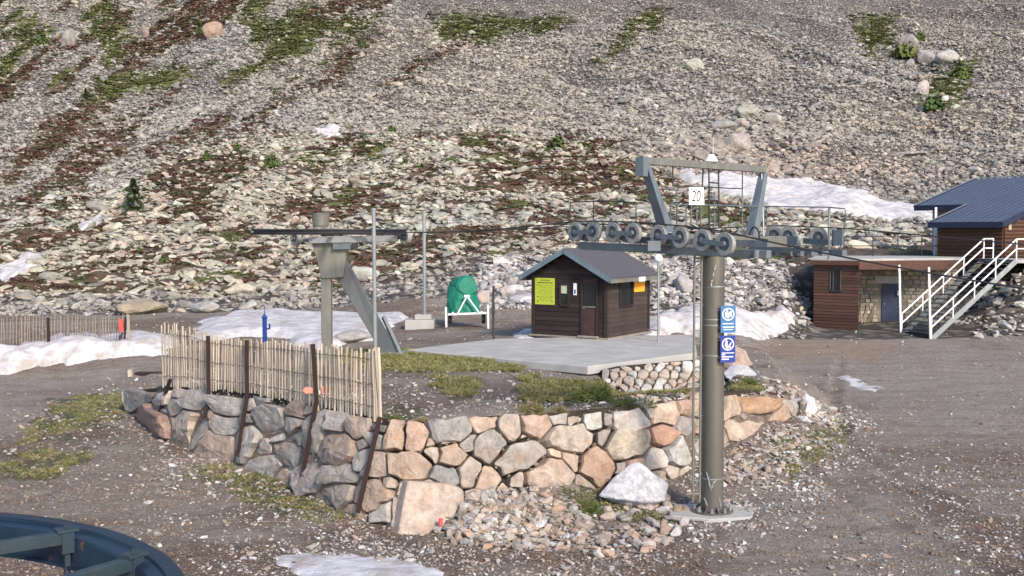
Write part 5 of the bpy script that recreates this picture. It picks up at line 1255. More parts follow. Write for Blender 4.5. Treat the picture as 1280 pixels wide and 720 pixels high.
# ------------------------------------------------------------------ return wheel station
SX = at(408, 330, 30.5).x
bs = thing('return_wheel_station', (SX, 30.5, 1.1), 'big flat rope wheel on a post with a slanting strut behind the picket fence', 'lift station')
def at30(px, py, dd_=0): return at(px, py, 30.5+dd_)
zt = at30(408, 300).z
b = MB(); b.bar((SX, 30.5, 1.0), (SX, 30.5, zt-.9), .27, .27); b.build('column', M['galv_tan'], bs, bevel=.01)
g = [at30(391, 303), at30(434, 303), at30(434, 322), at30(430, 346), at30(403, 348), at30(398, 326)]
b = MB(); b.prism([p+Vector((0, -.20, 0)) for p in g], (0, .40, 0)); b.build('head_gusset', M['galv_tan'], bs, bevel=.01)
s0, s1 = at30(424, 330, 0), at(485, 440, 31.6); s1.z = 1.38
b = MB(); b.hexa([s1+Vector((-.15, -.2, 0)), s1+Vector((.28, -.2, 0)), s1+Vector((.28, .2, 0)), s1+Vector((-.15, .2, 0))], [s0+Vector((-.26, -.16, .0)), s0+Vector((.12, -.16, .26)), s0+Vector((.12, .16, .26)), s0+Vector((-.26, .16, .0))])
b.build('strut', simple('grey_strut_paint', (.15, .165, .175), .5, .1, (.11, .12, .13), 4, rust=.3, streak=True), bs, bevel=.01)
b = MB(); b.bar(s1+Vector((.36, -.18, 0)), s1.lerp(s0, .38)+Vector((.40, -.18, .1)), .10, .10); b.build('strut_rail', M['galv'], bs)
b = MB(); b.box(s1+Vector((-.05, 0, .02)), (1.05, .7, .04)); b.build('foot_plate', M['galv'], bs)
zc = at30(408, 290.5).z; wc_ = Vector((at30(415, 290).x, 30.5, zc)); Rw = 97*30.5/FPX
b = MB(); b.lathe(wc_-Vector((0, 0, .06)), (0, 0, 1), [(0, Rw-.16), (0, Rw), (.045, Rw+.02), (.06, Rw-.03), (.10, Rw-.03), (.115, Rw+.02), (.15, Rw), (.15, Rw-.16), (.0, Rw-.16)], 72)
wheel = b.build('rope_wheel', M['dark'], bs, smooth=True)
b = MB()
for k in range(8):
    a = k*math.pi/4+.2; b.bar(wc_, wc_+Vector((math.cos(a), math.sin(a), 0))*(Rw-.1), .12, .09)
b.lathe(wc_-Vector((0, 0, .1)), (0, 0, 1), [(0, .3), (.2, .3)], 24); b.build('spoke', M['dark'], wheel)
b = MB(); b.lathe(at30(401, 284), (0, 0, 1), [(0, .20), (.05, .22), (.1, .22), (.36, .26), (.39, .27), (.39, .24), (.36, .23)], 28); b.build('hub_cap', M['galv_tan'], bs, smooth=True)
b = MB(); b.bar(at30(386, 300.5, -.3), at30(497, 298, -.3), .16, .17); b.build('pulley_arm', M['galv'], bs, bevel=.01)
b = MB(); b.bar(at30(378, 300.5, -.3), at30(388, 300.5, -.3), .09, .09); b.box(at30(430, 307.5, -.2), (.55, .3, .17)); b.build('tension_box', M['steel'], bs)
b = MB(); b.box(at30(444, 307, -.35), (.13, .2, .15)); b.build('motor', M['dark'], bs)
for px, py in ((370, 298), (507, 296)):
    pulley(at30(px, py, -.35), .20, Vector((.75, .66, 0)).normalized(), bs, .12)

# wire rope: station -> first pulley row -> down past the camera side
def rope(pts, label, r=.013):
    out = []
    for i in range(len(pts)-1):
        a, e = pts[i], pts[i+1]; n = 10 if (a-e).length > 4 else 1
        for k in range(n):
            t = k/n; out.append(a.lerp(e, t)-Vector((0, 0, (a-e).length*.008*4*t*(1-t) if n > 1 else 0)))
    out.append(pts[-1]); b = MB(); b.tube(out, r, 6); tag(b.build('wire_rope', M['rope'], smooth=True), label, 'wire rope')
up_ = Vector((0, 0, .178))
rope([wc_+Vector((.1, -Rw, 0)).normalized()*0+Vector((Rw*.75, -Rw*.66, .02))]+[s_+up_ for s_ in sheaves]+[at(1280, 361, 13.66), at(1280, 361, 13.66)+(at(1280, 361, 13.66)-sheaves[-1]-up_)*1.5], 'haul rope running from the big wheel over the front pulleys and down right')
rope([wc_+Vector((Rw*.7, Rw*.7, .02)), at(700, 283, 26.5), at(900, 285, 22.5)]+[s_+Vector((0, 0, .19)) for s_ in row2]+[row2[-1]+r_d*3.4+Vector((0, 0, -.1)), row2[-1]+r_d*9-Vector((0, 0, 1.0))], 'haul rope running from the big wheel over the rear pulleys', .012)

# ------------------------------------------------------------------ picket fence on the wall
FT = [(204, 406, 484), (240, 411, 485), (262, 419, 487), (308, 424, 491), (350, 426, 499), (392, 431, 508), (435, 434, 517), (474, 438, 526)]
def f_at(px, t, off=0):                 # t 0 bottom, 1 top
    A = np.array(FT, float); yt, yb = np.interp(px, A[:, 0], A[:, 1]), np.interp(px, A[:, 0], A[:, 2])
    d_ = np.interp(px, WPX, [p.y for p in WT])+.10-off; return at(px, yb+(yt-yb)*t, d_)
slat_me = []
for k in range(5):
    r_ = random.Random(k); b = MB(); n = 6; pts = [Vector((r_.gauss(0, .006), r_.gauss(0, .004), z_)) for z_ in (0, .33, .66, 1.0)]
    b.tube(pts, [.021*r_.uniform(.8, 1.1) for _ in pts], 6); me = bpy.data.meshes.new('slat'); me.from_pydata(b.v, [], b.f); me.materials.append(M['slat']); slat_me.append(me)
fence = thing('picket_fence', tuple(f_at(340, 0)), 'light chestnut picket fence wired to rusty posts on top of the boulder wall', 'fence')
def slat(parent, a, e, w_=1., mats=slat_me, name='slat', col=None):
    o = bpy.data.objects.new(name, rr.choice(mats)); COL.objects.link(o); o.parent = parent; d_ = e-a
    o.location = a-parent.location; o.rotation_euler = d_.to_track_quat('Z', 'Y').to_euler(); o.scale = (w_, w_, d_.length)
    return o
px = 204.5; k = 0
while px < 470:
    gap = rr.uniform(2.7, 4.1)*(1.0 if px > 300 else .9)
    hi = rr.uniform(-.05, .04)+(.06 if px < 250 else 0)*rr.uniform(-.6, 1)
    a = f_at(px, rr.uniform(-.03, .03)); e = f_at(px+rr.gauss(0, .9)-(1.5 if px < 240 else 0), 1+hi); a += Vector((0, rr.uniform(-.02, .03), 0))
    slat(fence, a, e, rr.uniform(.75, 1.15)); px += gap
for px in (470, 472.5, 475, 476.5): slat(fence, f_at(px, -.02, .05), f_at(px-4+rr.uniform(-1, 1), 1.02+rr.uniform(-.03, .04), .05), 1.3)
b = MB()
for t in (.86, .50, .18):
    b.tube([f_at(p_, t+.012*math.sin(p_*.9), .035+.02*math.sin(p_*1.7)) for p_ in range(203, 476, 4)], .006, 4)
b.build('twisted_wire', M['dark'], fence)
for up1, mid, lo in (((207, 452), (213, 480), (193, 537)), ((260, 420), (261, 498), (256, 522)), ((308, 425), (309, 498), (297, 571)), ((391, 430), (396, 506), (375, 611)), ((470, 455), (475, 527), (447, 641))):
    b = MB(); dm = np.interp(mid[0], WPX, [p.y for p in WT]); dl = np.interp(lo[0], WPX, [p.y for p in WB])
    tlo = (lo[1]-mid[1])/max(1, (np.interp(lo[0], WPX, bots)-np.interp(lo[0], WPX, tops))); dlo = dm+(dl-dm)*min(1, tlo)-.22
    if up1[0] not in (207, 470): b.bar(at(*up1, dm-.02), at(*mid, dm-.16), .078, .045, (0, 1, 0))
    b.bar(at(mid[0], mid[1]-6, dm-.16), at(*lo, dlo), .082, .045, (0, 1, 0))
    b.build('post', M['rust_post'], fence)
# arrow marker wired to the slats, one head on each side of a post
b = MB(); d_ = np.interp(396, WPX, [p.y for p in WT])-.10
for pts in ([(378, 488), (383, 483), (384, 485), (391, 484.5), (391, 491.5), (385, 491), (384, 493)], [(402, 484), (409, 481.5), (415, 488), (409, 493), (408, 491), (402, 492)]):
    b.prism([at(x_, y_, d_) for x_, y_ in pts], (0, .012, 0))
b.build('arrow_marker', M['pinkorange'], fence)

# far picket fence
ff = thing('picket_fence', tuple(at(80, 435, 38.6)), 'old grey picket fence standing in the snow at far left', 'fence')
sg = [m_.copy() for m_ in slat_me]
for m_ in sg: m_.materials.clear(); m_.materials.append(M['slat_grey'])
def g_at(px, t): A = [(-120, 396, 440), (0, 397, 438), (70, 394, 436), (120, 395, 437), (162, 393, 439)]; A = np.array(A, float); yt, yb = np.interp(px, A[:, 0], A[:, 1]), np.interp(px, A[:, 0], A[:, 2]); return at(px, yb+(yt-yb)*t, 38.6+(px-80)*.004)
px = -118.
while px < 160:
    slat(ff, g_at(px, -.15), g_at(px+rr.gauss(0, .5), 1+rr.uniform(-.06, .05)), rr.uniform(.6, .9), sg); px += rr.uniform(2.7, 4.4)
b = MB()
for t in (.88, .5, .15): b.tube([g_at(p_, t) for p_ in range(-118, 163, 8)], .008, 4)
b.build('twisted_wire', M['dark'], ff)
for a, e, w_ in (((86, 437), (85, 393), .07), ((61, 437), (60, 397), .09), ((162, 440), (160, 393), .09), ((155, 440), (157, 396), .06)):
    b = MB(); b.bar(at(*a, 38.5), at(*e, 38.5), w_, .05); b.build('post', M['rust_post'] if a[0] in (61, 155) else M['slat_grey'], ff)
b = MB(); b.prism([at(148, 399, 38.4), at(153, 399, 38.4), at(154, 414, 38.4), at(149, 416, 38.4)], (0, .05, 0)); b.build('red_cloth', M['red'], ff)
b = MB(); b.bar(at(143, 440, 38.2), at(153, 416, 38.35), .07, .07); b.build('leaning_brace', M['dark'], ff)
# little wooden box by the road
b = MB(); p = atz(163, 477, .06); b.box(p+Vector((0, 0, .18)), (.12, .12, .4)); tag(b.build('wooden_stake', M['slat']), 'short pale wooden stake beside the road left of the fence', 'stake')
b = MB(); p = atz(186, 476, .05)
b.box(p+Vector((.05, .1, .13)), (1.0, .3, .28)); tag(b.build('weathered_beam', M['rust_post'], bevel=.03), 'dark weathered timber lying by the road left of the fence', 'beam')
b = MB(); p = atz(154, 472, .05); b.box(p+Vector((0, 0, .06)), (.45, .1, .10)); tag(b.build('red_board', M['red'], bevel=.01), 'small faded red board lying by the road', 'board')

# ------------------------------------------------------------------ hut
HZ = SLZ+.05; HC = atz(757.5, 422.5, HZ); al = R(57); wv = Vector((math.cos(al), math.sin(al), 0)); vv = Vector((-math.sin(al), math.cos(al), 0)); ZU = Vector((0, 0, 1))
GW, SL, WH = 2.68, 2.95, 1.98
hut = thing('ticket_hut', tuple(HC+(wv*SL+vv*GW)/2), 'small dark brown wooden hut with gabled shingle roof and yellow board', 'hut')
def HP(s_, t, z_, out=0, face='g'):     # s along the wall from the near corner, z above floor
    return HC+(vv*s_-wv*out if face == 'g' else wv*s_-vv*out)+ZU*z_
b = MB(); b.prism([HC-wv*.12-vv*.12, HC+wv*(SL+.12)-vv*.12, HC+wv*(SL+.12)+vv*(GW+.12), HC-wv*.12+vv*(GW+.12)], (0, 0, -.06)); b.build('base_sill', M['slat_grey'], hut, bevel=.01)
b = MB(); i_ = .04; b.prism([HC+wv*i_+vv*i_, HC+wv*(SL-i_)+vv*i_, HC+wv*(SL-i_)+vv*(GW-i_), HC+wv*i_+vv*(GW-i_)], (0, 0, WH))
PK = .72; b.prism([HC+wv*i_+vv*i_+ZU*WH, HC+wv*i_+vv*(GW-i_)+ZU*WH, HC+wv*i_+vv*GW/2+ZU*(WH+PK)], wv*(SL-2*i_)); b.build('wall_core', M['dark'], hut)
# boards, one by one
DO = (.30, .86, 1.86)                  # door: start, end, height on the gable side
WI = (1.38, 1.62, 1.02, 1.62)
WS = (.90, 1.72, .98, 1.80)
nb_ = 13; bh = WH/nb_
def board(face, s0, s1, z0, z1, mat, zt0=None):
    b = MB(); g_ = .006; f = face
    P_ = [HP(s0, 0, z0+g_, 0, f), HP(s1, 0, z0+g_, 0, f), HP(s1, 0, z1, 0, f), HP(s0, 0, z1, 0, f)]; n_ = (-wv if f == 'g' else -vv)
    b.hexa([P_[0]+n_*.028, P_[1]+n_*.028, P_[1]-n_*.03, P_[0]-n_*.03], [P_[3]+n_*.014, P_[2]+n_*.014, P_[2]-n_*.03, P_[3]-n_*.03]); b.build('board', mat, hut)
for k in range(nb_+5):
    z0, z1 = k*bh, (k+1)*bh; zm = (z0+z1)/2
    a0, a1 = 0.06, GW-.06
    if z1 > WH: ins = (zm-WH)/PK*GW/2; a0, a1 = .06+ins, GW-.06-ins
    if a1 > a0+.1:
        segs = [(a0, a1)]
        if zm < DO[2]: segs = [(.06, DO[0]-.05), (DO[1]+.05, GW-.06)]
        if WI[2]-.05 < zm < WI[3]+.05: segs = [s_ for s_ in segs if s_[0] < .2]+[(DO[1]+.05, WI[0]-.04), (WI[1]+.04, GW-.06)]
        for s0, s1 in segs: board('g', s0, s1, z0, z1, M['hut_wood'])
    if z1 <= WH+.01:
        segs = [(.06, SL-.06)]
        if WS[2] < zm < WS[3]: segs = [(.06, WS[0]-.04), (WS[1]+.04, SL-.06)]
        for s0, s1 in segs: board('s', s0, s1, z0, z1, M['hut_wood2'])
b = MB()
for c_, h in ((HC, WH), (HC+vv*GW, WH), (HC+wv*SL, WH)): b.box(c_+ZU*h/2, (.11, .11, h), (wv.x, wv.y))
b.build('corner_post', M['hut_wood'], hut)
def frame(face, s0, s1, z0, z1, mat, gl, nm='window', t=.04, bars=0, pm=None):
    n_ = -wv if face == 'g' else -vv; b = MB()
    for p_, q_ in (((s0-t, z0-t), (s1+t, z0-t)), ((s0-t, z1+t), (s1+t, z1+t)), ((s0-t, z0), (s0-t, z1)), ((s1+t, z0), (s1+t, z1))):
        b.bar(HP(p_[0], 0, p_[1], .03, face), HP(q_[0], 0, q_[1], .03, face), .07, .06, up=n_)
    o = b.build(nm, mat, hut); b = MB(); b.prism([HP(s0, 0, z0, .004, face), HP(s1, 0, z0, .004, face), HP(s1, 0, z1, .004, face), HP(s0, 0, z1, .004, face)], n_*.008); b.build('pane', gl, o); return o
w1 = frame('g', *WI, M['hut_wood'], M['glass']); frame('s', *WS, M['hut_wood'], M['glass'])
b = MB(); b.prism([HP(s_, 0, z_, .03) for s_, z_ in ((WI[0]+.02, 1.36), (WI[1]-.0, 1.36), (WI[1]-.0, 1.62), (WI[0]+.02, 1.62))], -wv*.006); b.build('paper_notice', M['snow'] if False else flat('pale_green_paper', (.42, .48, .33)), w1)
# door
b = MB(); s0, s1, h = DO
b.prism([HP(s0, 0, .03, .0), HP(s1, 0, .03, .0), HP(s1, 0, h-.02, .0), HP(s0, 0, h-.02, .0)], -wv*.025); dr = b.build('door', simple('door_leaf', (.042, .022, .020), .6, 0, (.06, .035, .03), 5), hut)
b = MB()
for p_, q_ in (((s0, .0), (s0, h)), ((s1, 0), (s1, h)), ((s0, h), (s1, h))): b.bar(HP(p_[0], 0, p_[1], .03), HP(q_[0], 0, q_[1], .03), .07, .06, up=-wv)
b.build('door_frame', M['hut_wood'], dr)
b = MB(); b.prism([HP(s0+.07, 0, .98, .03), HP(s1-.07, 0, .98, .03), HP(s1-.07, 0, h-.12, .03), HP(s0+.07, 0, h-.12, .03)], -wv*.008); b.build('pane', M['glass'], dr)
b = MB(); b.bar(HP(s0+.05, 0, .96, .035), HP(s1-.05, 0, .96, .035), .03, .03); b.tube([HP(s1-.05, 0, .92, .04), HP(s1-.05, 0, .92, .09), HP(s1-.14, 0, .92, .09)], .012, 6); b.build('handle', M['galv'], dr)
b = MB(); b.prism([HP(s0-.05, 0, -.01, .0), HP(s1+.08, 0, -.01, .0), HP(s1+.08, 0, -.01, .16), HP(s0-.05, 0, -.01, .16)], ZU*.05); b.build('threshold', M['slat_grey'], hut)
# roof
OV, FO, BO = .33, .36, .25; sl_ = PK/(GW/2); rt = WH+PK+.05
def RP(t, s_, z_=0): return HC+vv*(GW/2+t)+wv*s_+ZU*(rt-abs(t)*sl_+z_)   # t across, s along the ridge
TT = GW/2+OV
M['shingle'] = simple('bitumen_shingle', (.062, .060, .075), .85, 0, (.09, .088, .10), 14, bump=.01, bscale=60)
for sg_ in (-1, 1):
    b = MB(); b.hexa([RP(0, -FO), RP(0, SL+BO), RP(sg_*TT, SL+BO), RP(sg_*TT, -FO)], [RP(0, -FO, .06), RP(0, SL+BO, .06), RP(sg_*TT, SL+BO, .06), RP(sg_*TT, -FO, .06)]); ro = b.build('roof', M['shingle'], hut)
    nr = 9; rows_m = MB()
    for k in range(nr):
        t0, t1 = TT*k/nr, TT*(k+1)/nr+.012
        a, e = RP(sg_*t0, -FO-.01, .062), RP(sg_*t0, SL+BO+.01, .062); c, d_ = RP(sg_*t1, SL+BO+.01, .078), RP(sg_*t1, -FO-.01, .078)
        rows_m.hexa([a, e, c-ZU*.015, d_-ZU*.015], [a+ZU*.004, e+ZU*.004, c, d_])
    rows_m.build('shingle_course', M['shingle'], ro)
b = MB()
for sg_ in (-1, 1): b.bar(RP(0, -FO-.02, -.02), RP(sg_*(TT+.02), -FO-.02, -.02), .035, .15)
b.build('barge_board', M['grey_trim'], hut)
b = MB(); b.bar(RP(-TT-.02, -FO, -.04), RP(-TT-.02, SL+BO, -.04), .03, .12); b.bar(RP(TT+.02, -FO, -.04), RP(TT+.02, SL+BO, -.04), .03, .12); b.build('eaves_board', simple('weathered_eaves_board', (.17, .165, .15), .8, 0, (.10, .09, .08), 4, rust=.4), hut)
b = MB(); c = RP(-TT-.04, SL*.60, -.03); b.bar(c-wv*.22, c+wv*.22, .02, .15); b.build('white_plate', M['white'], hut)
# boards and notices on the hut
def panel(face, s0, s1, z0, z1, mat, nm, out=.035, th=.012):
    n_ = -wv if face == 'g' else -vv; b = MB(); b.prism([HP(s0, 0, z0, out, face), HP(s1, 0, z0, out, face), HP(s1, 0, z1, out, face), HP(s0, 0, z1, out, face)], n_*th); return b.build(nm, mat, hut)
yb_ = panel('g', 1.86, 2.60, .98, 1.84, M['yellow'], 'notice_board')
pr = MB()
def stroke(s0, s1, z0, z1, out=.050, face='g'):
    pr.add([HP(s0, 0, z0, out, face), HP(s1, 0, z0, out, face), HP(s1, 0, z1, out, face), HP(s0, 0, z1, out, face)], [(0, 1, 2, 3)])
stroke(1.93, 2.52, 1.675, 1.70)
for k in range(9):
    z_ = 1.60-k*.062; s_ = 2.50
    while s_ > 1.95:
        l = rr.uniform(.03, .09)
        if s_ < 2.44 or k % 2 == 0: stroke(max(1.93, s_-l), s_, z_, z_+.012)
        s_ -= l+rr.uniform(.015, .05)
for z_ in (1.60, 1.22, 1.06): stroke(1.93, 1.965, z_, z_+.03); stroke(2.48, 2.52, z_, z_+.03)
s_ = 2.38
for k in range(6): stroke(s_-.045, s_, 1.755, 1.785); s_ -= .06
pr.build('print', M['ink'], yb_)
ob = panel('s', 1.86, 2.62, 1.36, 1.82, M['orange'], 'orange_notice'); pr = MB()
for k in range(6):
    s_ = 2.02
    while s_ < 2.5: l = rr.uniform(.03, .08); stroke(s_, s_+l, 1.73-k*.055, 1.745-k*.055, .050, 's'); s_ += l+.03
pr.build('print', M['orange_ink'], ob)
wn_ = panel('g', 1.04, 1.16, 1.32, 1.70, M['sign_white'], 'thermometer_plate'); pr = MB(); stroke(1.07, 1.13, 1.36, 1.50); pr.build('print', M['blue'], wn_)

# lamp post with white globe
p = atz(823, 427, SLZ); lamp = thing('globe_lamp_post', tuple(p), 'thin grey post with a white globe right beside the hut', 'lamp')
tp = at(823, 326, p.y); b = MB(); b.tube([p-Vector((0, 0, .2)), tp], .035, 10); b.build('pole', M['galv'], lamp, smooth=True)
b = MB(); g_ = tp+Vector((0, 0, .08)); b.lathe(g_-ZU*.13, (0, 0, 1), [(.13-.13*math.cos(k*math.pi/8), max(0, .13*math.sin(k*math.pi/8))) for k in range(9)], 20); b.build('globe', M['sign_white'], lamp, smooth=True)
b = MB(); b.tube([at(810, 412, p.y+.3), at(823, 413, p.y)], .02, 6); b.build('side_pipe', M['galv'], lamp)
# other thin poles
def pole(name, px, py0, py1, d, r, m, label, lean=0, cat='pole'):
    b = MB(); a = at(px, py0, d); e = at(px+lean, py1, d); b.tube([a, e], r, 10); b.tube([e-Vector((0, 0, .02)), e+Vector((0, 0, .03))], r*1.25, 10); return tag(b.build(name, m, smooth=True), label, cat)
pole('metal_pole', 469.5, 480, 262, 23.5, .042, M['galv'], 'tall thin galvanised pole rising at the right end of the picket fence', -2.5)
CB = hit(524, 412); CB = Vector((CB.x, CB.y+.45, CB.z))
pole('metal_pole', 531, 408, 265, CB.y+.1, .065, M['galv'], 'tall thin pole standing in the concrete block', -1)
b = MB(); q_ = at(617, 425, 35.6); b.tube([q_-ZU*.3, at(616.5, 385, 35.6)], .032, 8); b.tube([at(616.5, 385, 35.6), at(617, 357, 35.6)], .04, 8); b.box(at(616.5, 388, 35.5), (.12, .08, .26))
tag(b.build('marker_pole', M['dark']), 'thin dark pole on the platform edge right of the snow gun', 'pole')
b = MB(); k_ = CB.y/FPX; b.box(CB+Vector((0, 0, .04)), (36*k_, .9, 20*k_)); b.box(CB+Vector((.12, .05, .04+10*k_+.09)), (.62, .6, .18))
tag(b.build('concrete_block', M['concrete'], bevel=.02), 'stepped concrete block at the foot of the tall thin pole', 'concrete block')
hy = at(331, 425, 34.5); t = thing('blue_hydrant', tuple(hy), 'slim blue snowmaking hydrant behind the picket fence', 'hydrant')
b = MB(); b.lathe(hy-ZU*.3, (0, 0, 1), [(0, .07), (.95, .07), (.97, .09), (1.02, .09), (1.04, .05), (1.1, .04)], 14); b.build('body', M['blue'], t, smooth=True)
b = MB(); b.tube([hy+ZU*.75, hy+ZU*1.05], .012, 6); b.tube([hy+Vector((.08, 0, .35)), hy+Vector((.15, 0, .35)), hy+Vector((.15, 0, .5))], .03, 8); b.build('valve', M['blue'], t)

# ------------------------------------------------------------------ snow gun under green cover
d_ = hit(583, 411).y+.35; gz_ = float(ground_z(np.array([at(583, 405, d_).x]), np.array([d_]))[0])
gun = thing('snow_gun', tuple(at(583, 408, d_)), 'snow gun under green tarpaulin on a white two wheeled trailer', 'snow gun')
def A(px, py, dd_=0): return at(px, py, d_+dd_)
ax = Vector((.38, -.90, .16)).normalized(); c = A(585, 358, -.25)
b = MB(); b.lathe(c-ax*1.15, ax, [(0, .0), (.02, .26), (.12, .40), (.35, .47), (.8, .45), (1.0, .39), (1.04, .41), (1.08, .37), (1.12, .37), (1.15, .34), (1.16, .30), (1.15, .0)], 26)
o = b.build('barrel_cover', M['green_tarp'], gun, smooth=True)
for v in o.data.vertices: v.co += Vector((MN.noise(v.co*3), MN.noise(v.co*3+Vector((5, 0, 0))), MN.noise(v.co*3+Vector((9, 0, 0)))))*.045
b = MB(); n = 40; rings = []
for j in range(9):
    t = j/8; ring = []
    for k in range(n):
        a = 2*math.pi*k/n; fold = 1+.07*math.sin(a*7+j*.5)*t+.05*math.sin(a*12-j)*t; rx, ry = (.50+.20*t-.10*t*t)*fold, (.42+.10*t)*fold
        cc = A(576, 358, .15).lerp(A(580, 390, .05), t); sq = .15
        ring.append(cc+Vector((math.cos(a)*rx, math.sin(a)*ry, .03*math.sin(a*5)*t)))
    rings.append(ring)
vs = [v for r_ in rings for v in r_]; fs = [(j*n+k, j*n+(k+1) % n, (j+1)*n+(k+1) % n, (j+1)*n+k) for j in range(8) for k in range(n)]; fs += [tuple(range(n)), tuple(8*n+k for k in range(n))]
b.add(vs, fs); b.build('skirt_cover', M['green_tarp'], gun, smooth=True)
b = MB(); b.bar(A(560, 393, -.5), A(610, 391, -.5), .07, .07); b.bar(A(572, 392, -.55), A(584, 370, -.6), .055); b.bar(A(584, 370, -.6), A(599, 391, -.55), .055); b.bar(A(580.5, 370, -.6), A(587, 370, -.6), .08); b.bar(A(566, 391, -.5), A(568, 391, .9), .06); b.bar(A(602, 390, -.5), A(600, 390, .9), .06); b.build('trailer_frame', M['white'], gun)
for px, y0, y1 in ((559, 384, 409), (611.5, 381, 413)):
    b = MB(); b.bar(A(px-1, y1, -.55), A(px-1.5, y0, -.55), .07, .06); b.build('support_leg', M['white'], gun)
for px in (562.5, 604.5):
    b = MB(); cw = A(px, 398, -.15); b.lathe(cw-Vector((.07, 0, 0)), (1, 0, 0), [(0, .08), (0, .16), (.02, .19), (.12, .19), (.14, .16), (.14, .08), (0, .08)], 24); wl_ = b.build('wheel', M['rubber'], gun, smooth=True)
    b = MB(); b.lathe(cw-Vector((.05, 0, 0)), (1, 0, 0), [(0, 0), (0, .08), (.1, .08), (.1, 0)], 14); b.build('rim', M['white'], wl_)

# ------------------------------------------------------------------ wooden shed with flat roof, stone wall, door
sh = thing('flat_roofed_shed', (16.5, 55.5, 0), 'red brown clad shed with flat roof, stone wall and blue door beside the stairs', 'shed')
a0 = atz(1016.5, 412, -.02); a1 = atz(1072.5, 415.2, -.02); ex = (a1-a0).normalized(); ey = Vector((-ex.y, ex.x, 0)); ez_ = Vector((.29, 1, 0)).normalized(); L = (a1-a0).length; RZ = 3.42
ws, we, wz0, wz1 = L*.37, L*.60, 1.95, 3.0
b = MB(); b.prism([a0+ex*.04+ey*.05, a1-ex*.04+ey*.05, a1-ex*.04+ez_*2.6, a0+ex*.04+ez_*2.6], (0, 0, RZ)); b.build('shed_core', M['dark'], sh)
nbd = 22
for k in range(nbd):
    z0 = .02+k*(RZ-.05)/nbd; z1 = z0+(RZ-.05)/nbd-.022; zm = (z0+z1)/2
    segs = [(0, ws-.04), (we+.04, L)] if wz0-.03 < zm < wz1+.03 else [(0, L)]
    for s0, s1 in segs:
        b = MB(); p_ = a0+ex*s0+ZU*z0; q_ = a0+ex*s1+ZU*z0; jt = rr.uniform(0, .012); b.hexa([p_-ey*jt, q_-ey*jt, q_+ey*.05, p_+ey*.05], [v+ZU*(z1-z0) for v in (p_-ey*jt, q_-ey*jt, q_+ey*.05, p_+ey*.05)]); b.build('cladding_board', M['annex_wood'], sh)
    for side, c_, dr_ in ((0, a0, -ex), (1, a1, ex)):
        b = MB(); p_ = c_+ZU*z0+dr_*.0; q_ = p_+ez_*2.6; b.hexa([p_, p_-dr_*.04, q_-dr_*.04, q_], [v+ZU*(z1-z0) for v in (p_, p_-dr_*.04, q_-dr_*.04, q_)]); b.build('cladding_board', M['annex_wood'], sh)
b = MB(); q4 = [a0+ex*ws+ZU*wz0, a0+ex*we+ZU*wz0, a0+ex*we+ZU*wz1, a0+ex*ws+ZU*wz1]
for i in range(4): b.bar(q4[i], q4[(i+1) % 4], .06, .06)
b.bar(q4[0].lerp(q4[1], .28), q4[3].lerp(q4[2], .28), .05, .05); wn2 = b.build('window', M['dark'], sh); b = MB(); b.prism([v+ey*.03 for v in q4], ey*.01); b.build('pane', M['glass'], wn2)
# stone back wall with the door
d0 = at(1066, 400, 57.2); d1 = at(1196, 400, 56.2); wd = Vector((d1.x-d0.x, d1.y-d0.y, 0)); WL_ = wd.length; wd.normalize(); wn3 = Vector((wd.y, -wd.x, 0))
D0 = Vector((d0.x, d0.y, 0)); b = MB(); b.prism([D0, D0+wd*WL_, D0+wd*WL_-wn3*.4, D0-wn3*.4], (0, 0, 3.3)); b.build('wall', simple('mortar', (.22, .20, .17), .95), sh)
def along(px): return (at(px, 360, 56.8).x-D0.x)/wd.x
sd0, sd1 = along(1103.5), along(1124); dz = 2.18; x_ = 0; z_ = .02; 
while z_ < 3.2:
    h_ = rr.uniform(.15, .26); s_ = rr.uniform(-.1, .05)
    while s_ < WL_:
        l = rr.uniform(.22, .55); s0, s1 = max(0, s_), min(WL_, s_+l-.03)
        if not (s1 > sd0-.12 and s0 < sd1+.12 and z_ < dz+.35) and s1-s0 > .08:
            pr_ = rr.uniform(.03, .07); c = D0+wd*(s0+s1)/2+ZU*(z_+h_/2); P_ = []
            for sx, sz in ((-1, -.7), (-.8, -1), (.8, -1), (1, -.7), (1, .7), (.8, 1), (-.8, 1), (-1, .7)):
                P_.append(c+wd*sx*(s1-s0)/2*rr.uniform(.9, 1)+ZU*sz*(h_-.03)/2*rr.uniform(.88, 1))
            b = MB(); b.add([v for v in P_]+[v+wn3*pr_ for v in P_], []); n = 8
            b.add(P_+[c+(v-c)*.93+wn3*pr_ for v in P_], [tuple(range(8, 16))]+[(k, (k+1) % 8, (k+1) % 8+8, k+8) for k in range(8)])
            b.v = b.v[16:]; b.f = [tuple(i-16 for i in f) for f in b.f]; b.mi = [0]*len(b.f)
            o = b.build('stone', M['rock_wall'], sh); o.color = (*rr.choice([(.40, .36, .29), (.33, .30, .25), (.46, .42, .35), (.28, .25, .22), (.42, .34, .26)]), 1)
        s_ += l
    z_ += h_
P4 = lambda s0, s1, z0, z1, off: [D0+wd*s0+ZU*z0+wn3*off, D0+wd*s1+ZU*z0+wn3*off, D0+wd*s1+ZU*z1+wn3*off, D0+wd*s0+ZU*z1+wn3*off]
b = MB(); b.prism(P4(sd0, sd1, .22, dz, .0), wn3*.05); do_ = b.build('door', flat('blue_grey_door', (.025, .036, .07), (.035, .05, .085)), sh)
b = MB(); b.tube([D0+wd*(sd0+.12)+ZU*1.15+wn3*v for v in (.05, .12)], .03, 8); b.build('handle', M['galv'], do_)
b = MB(); b.prism(P4(sd0-.35, sd1+.1, dz+.02, dz+.38, .0), wn3*.08); b.build('lintel', M['concrete'], sh)
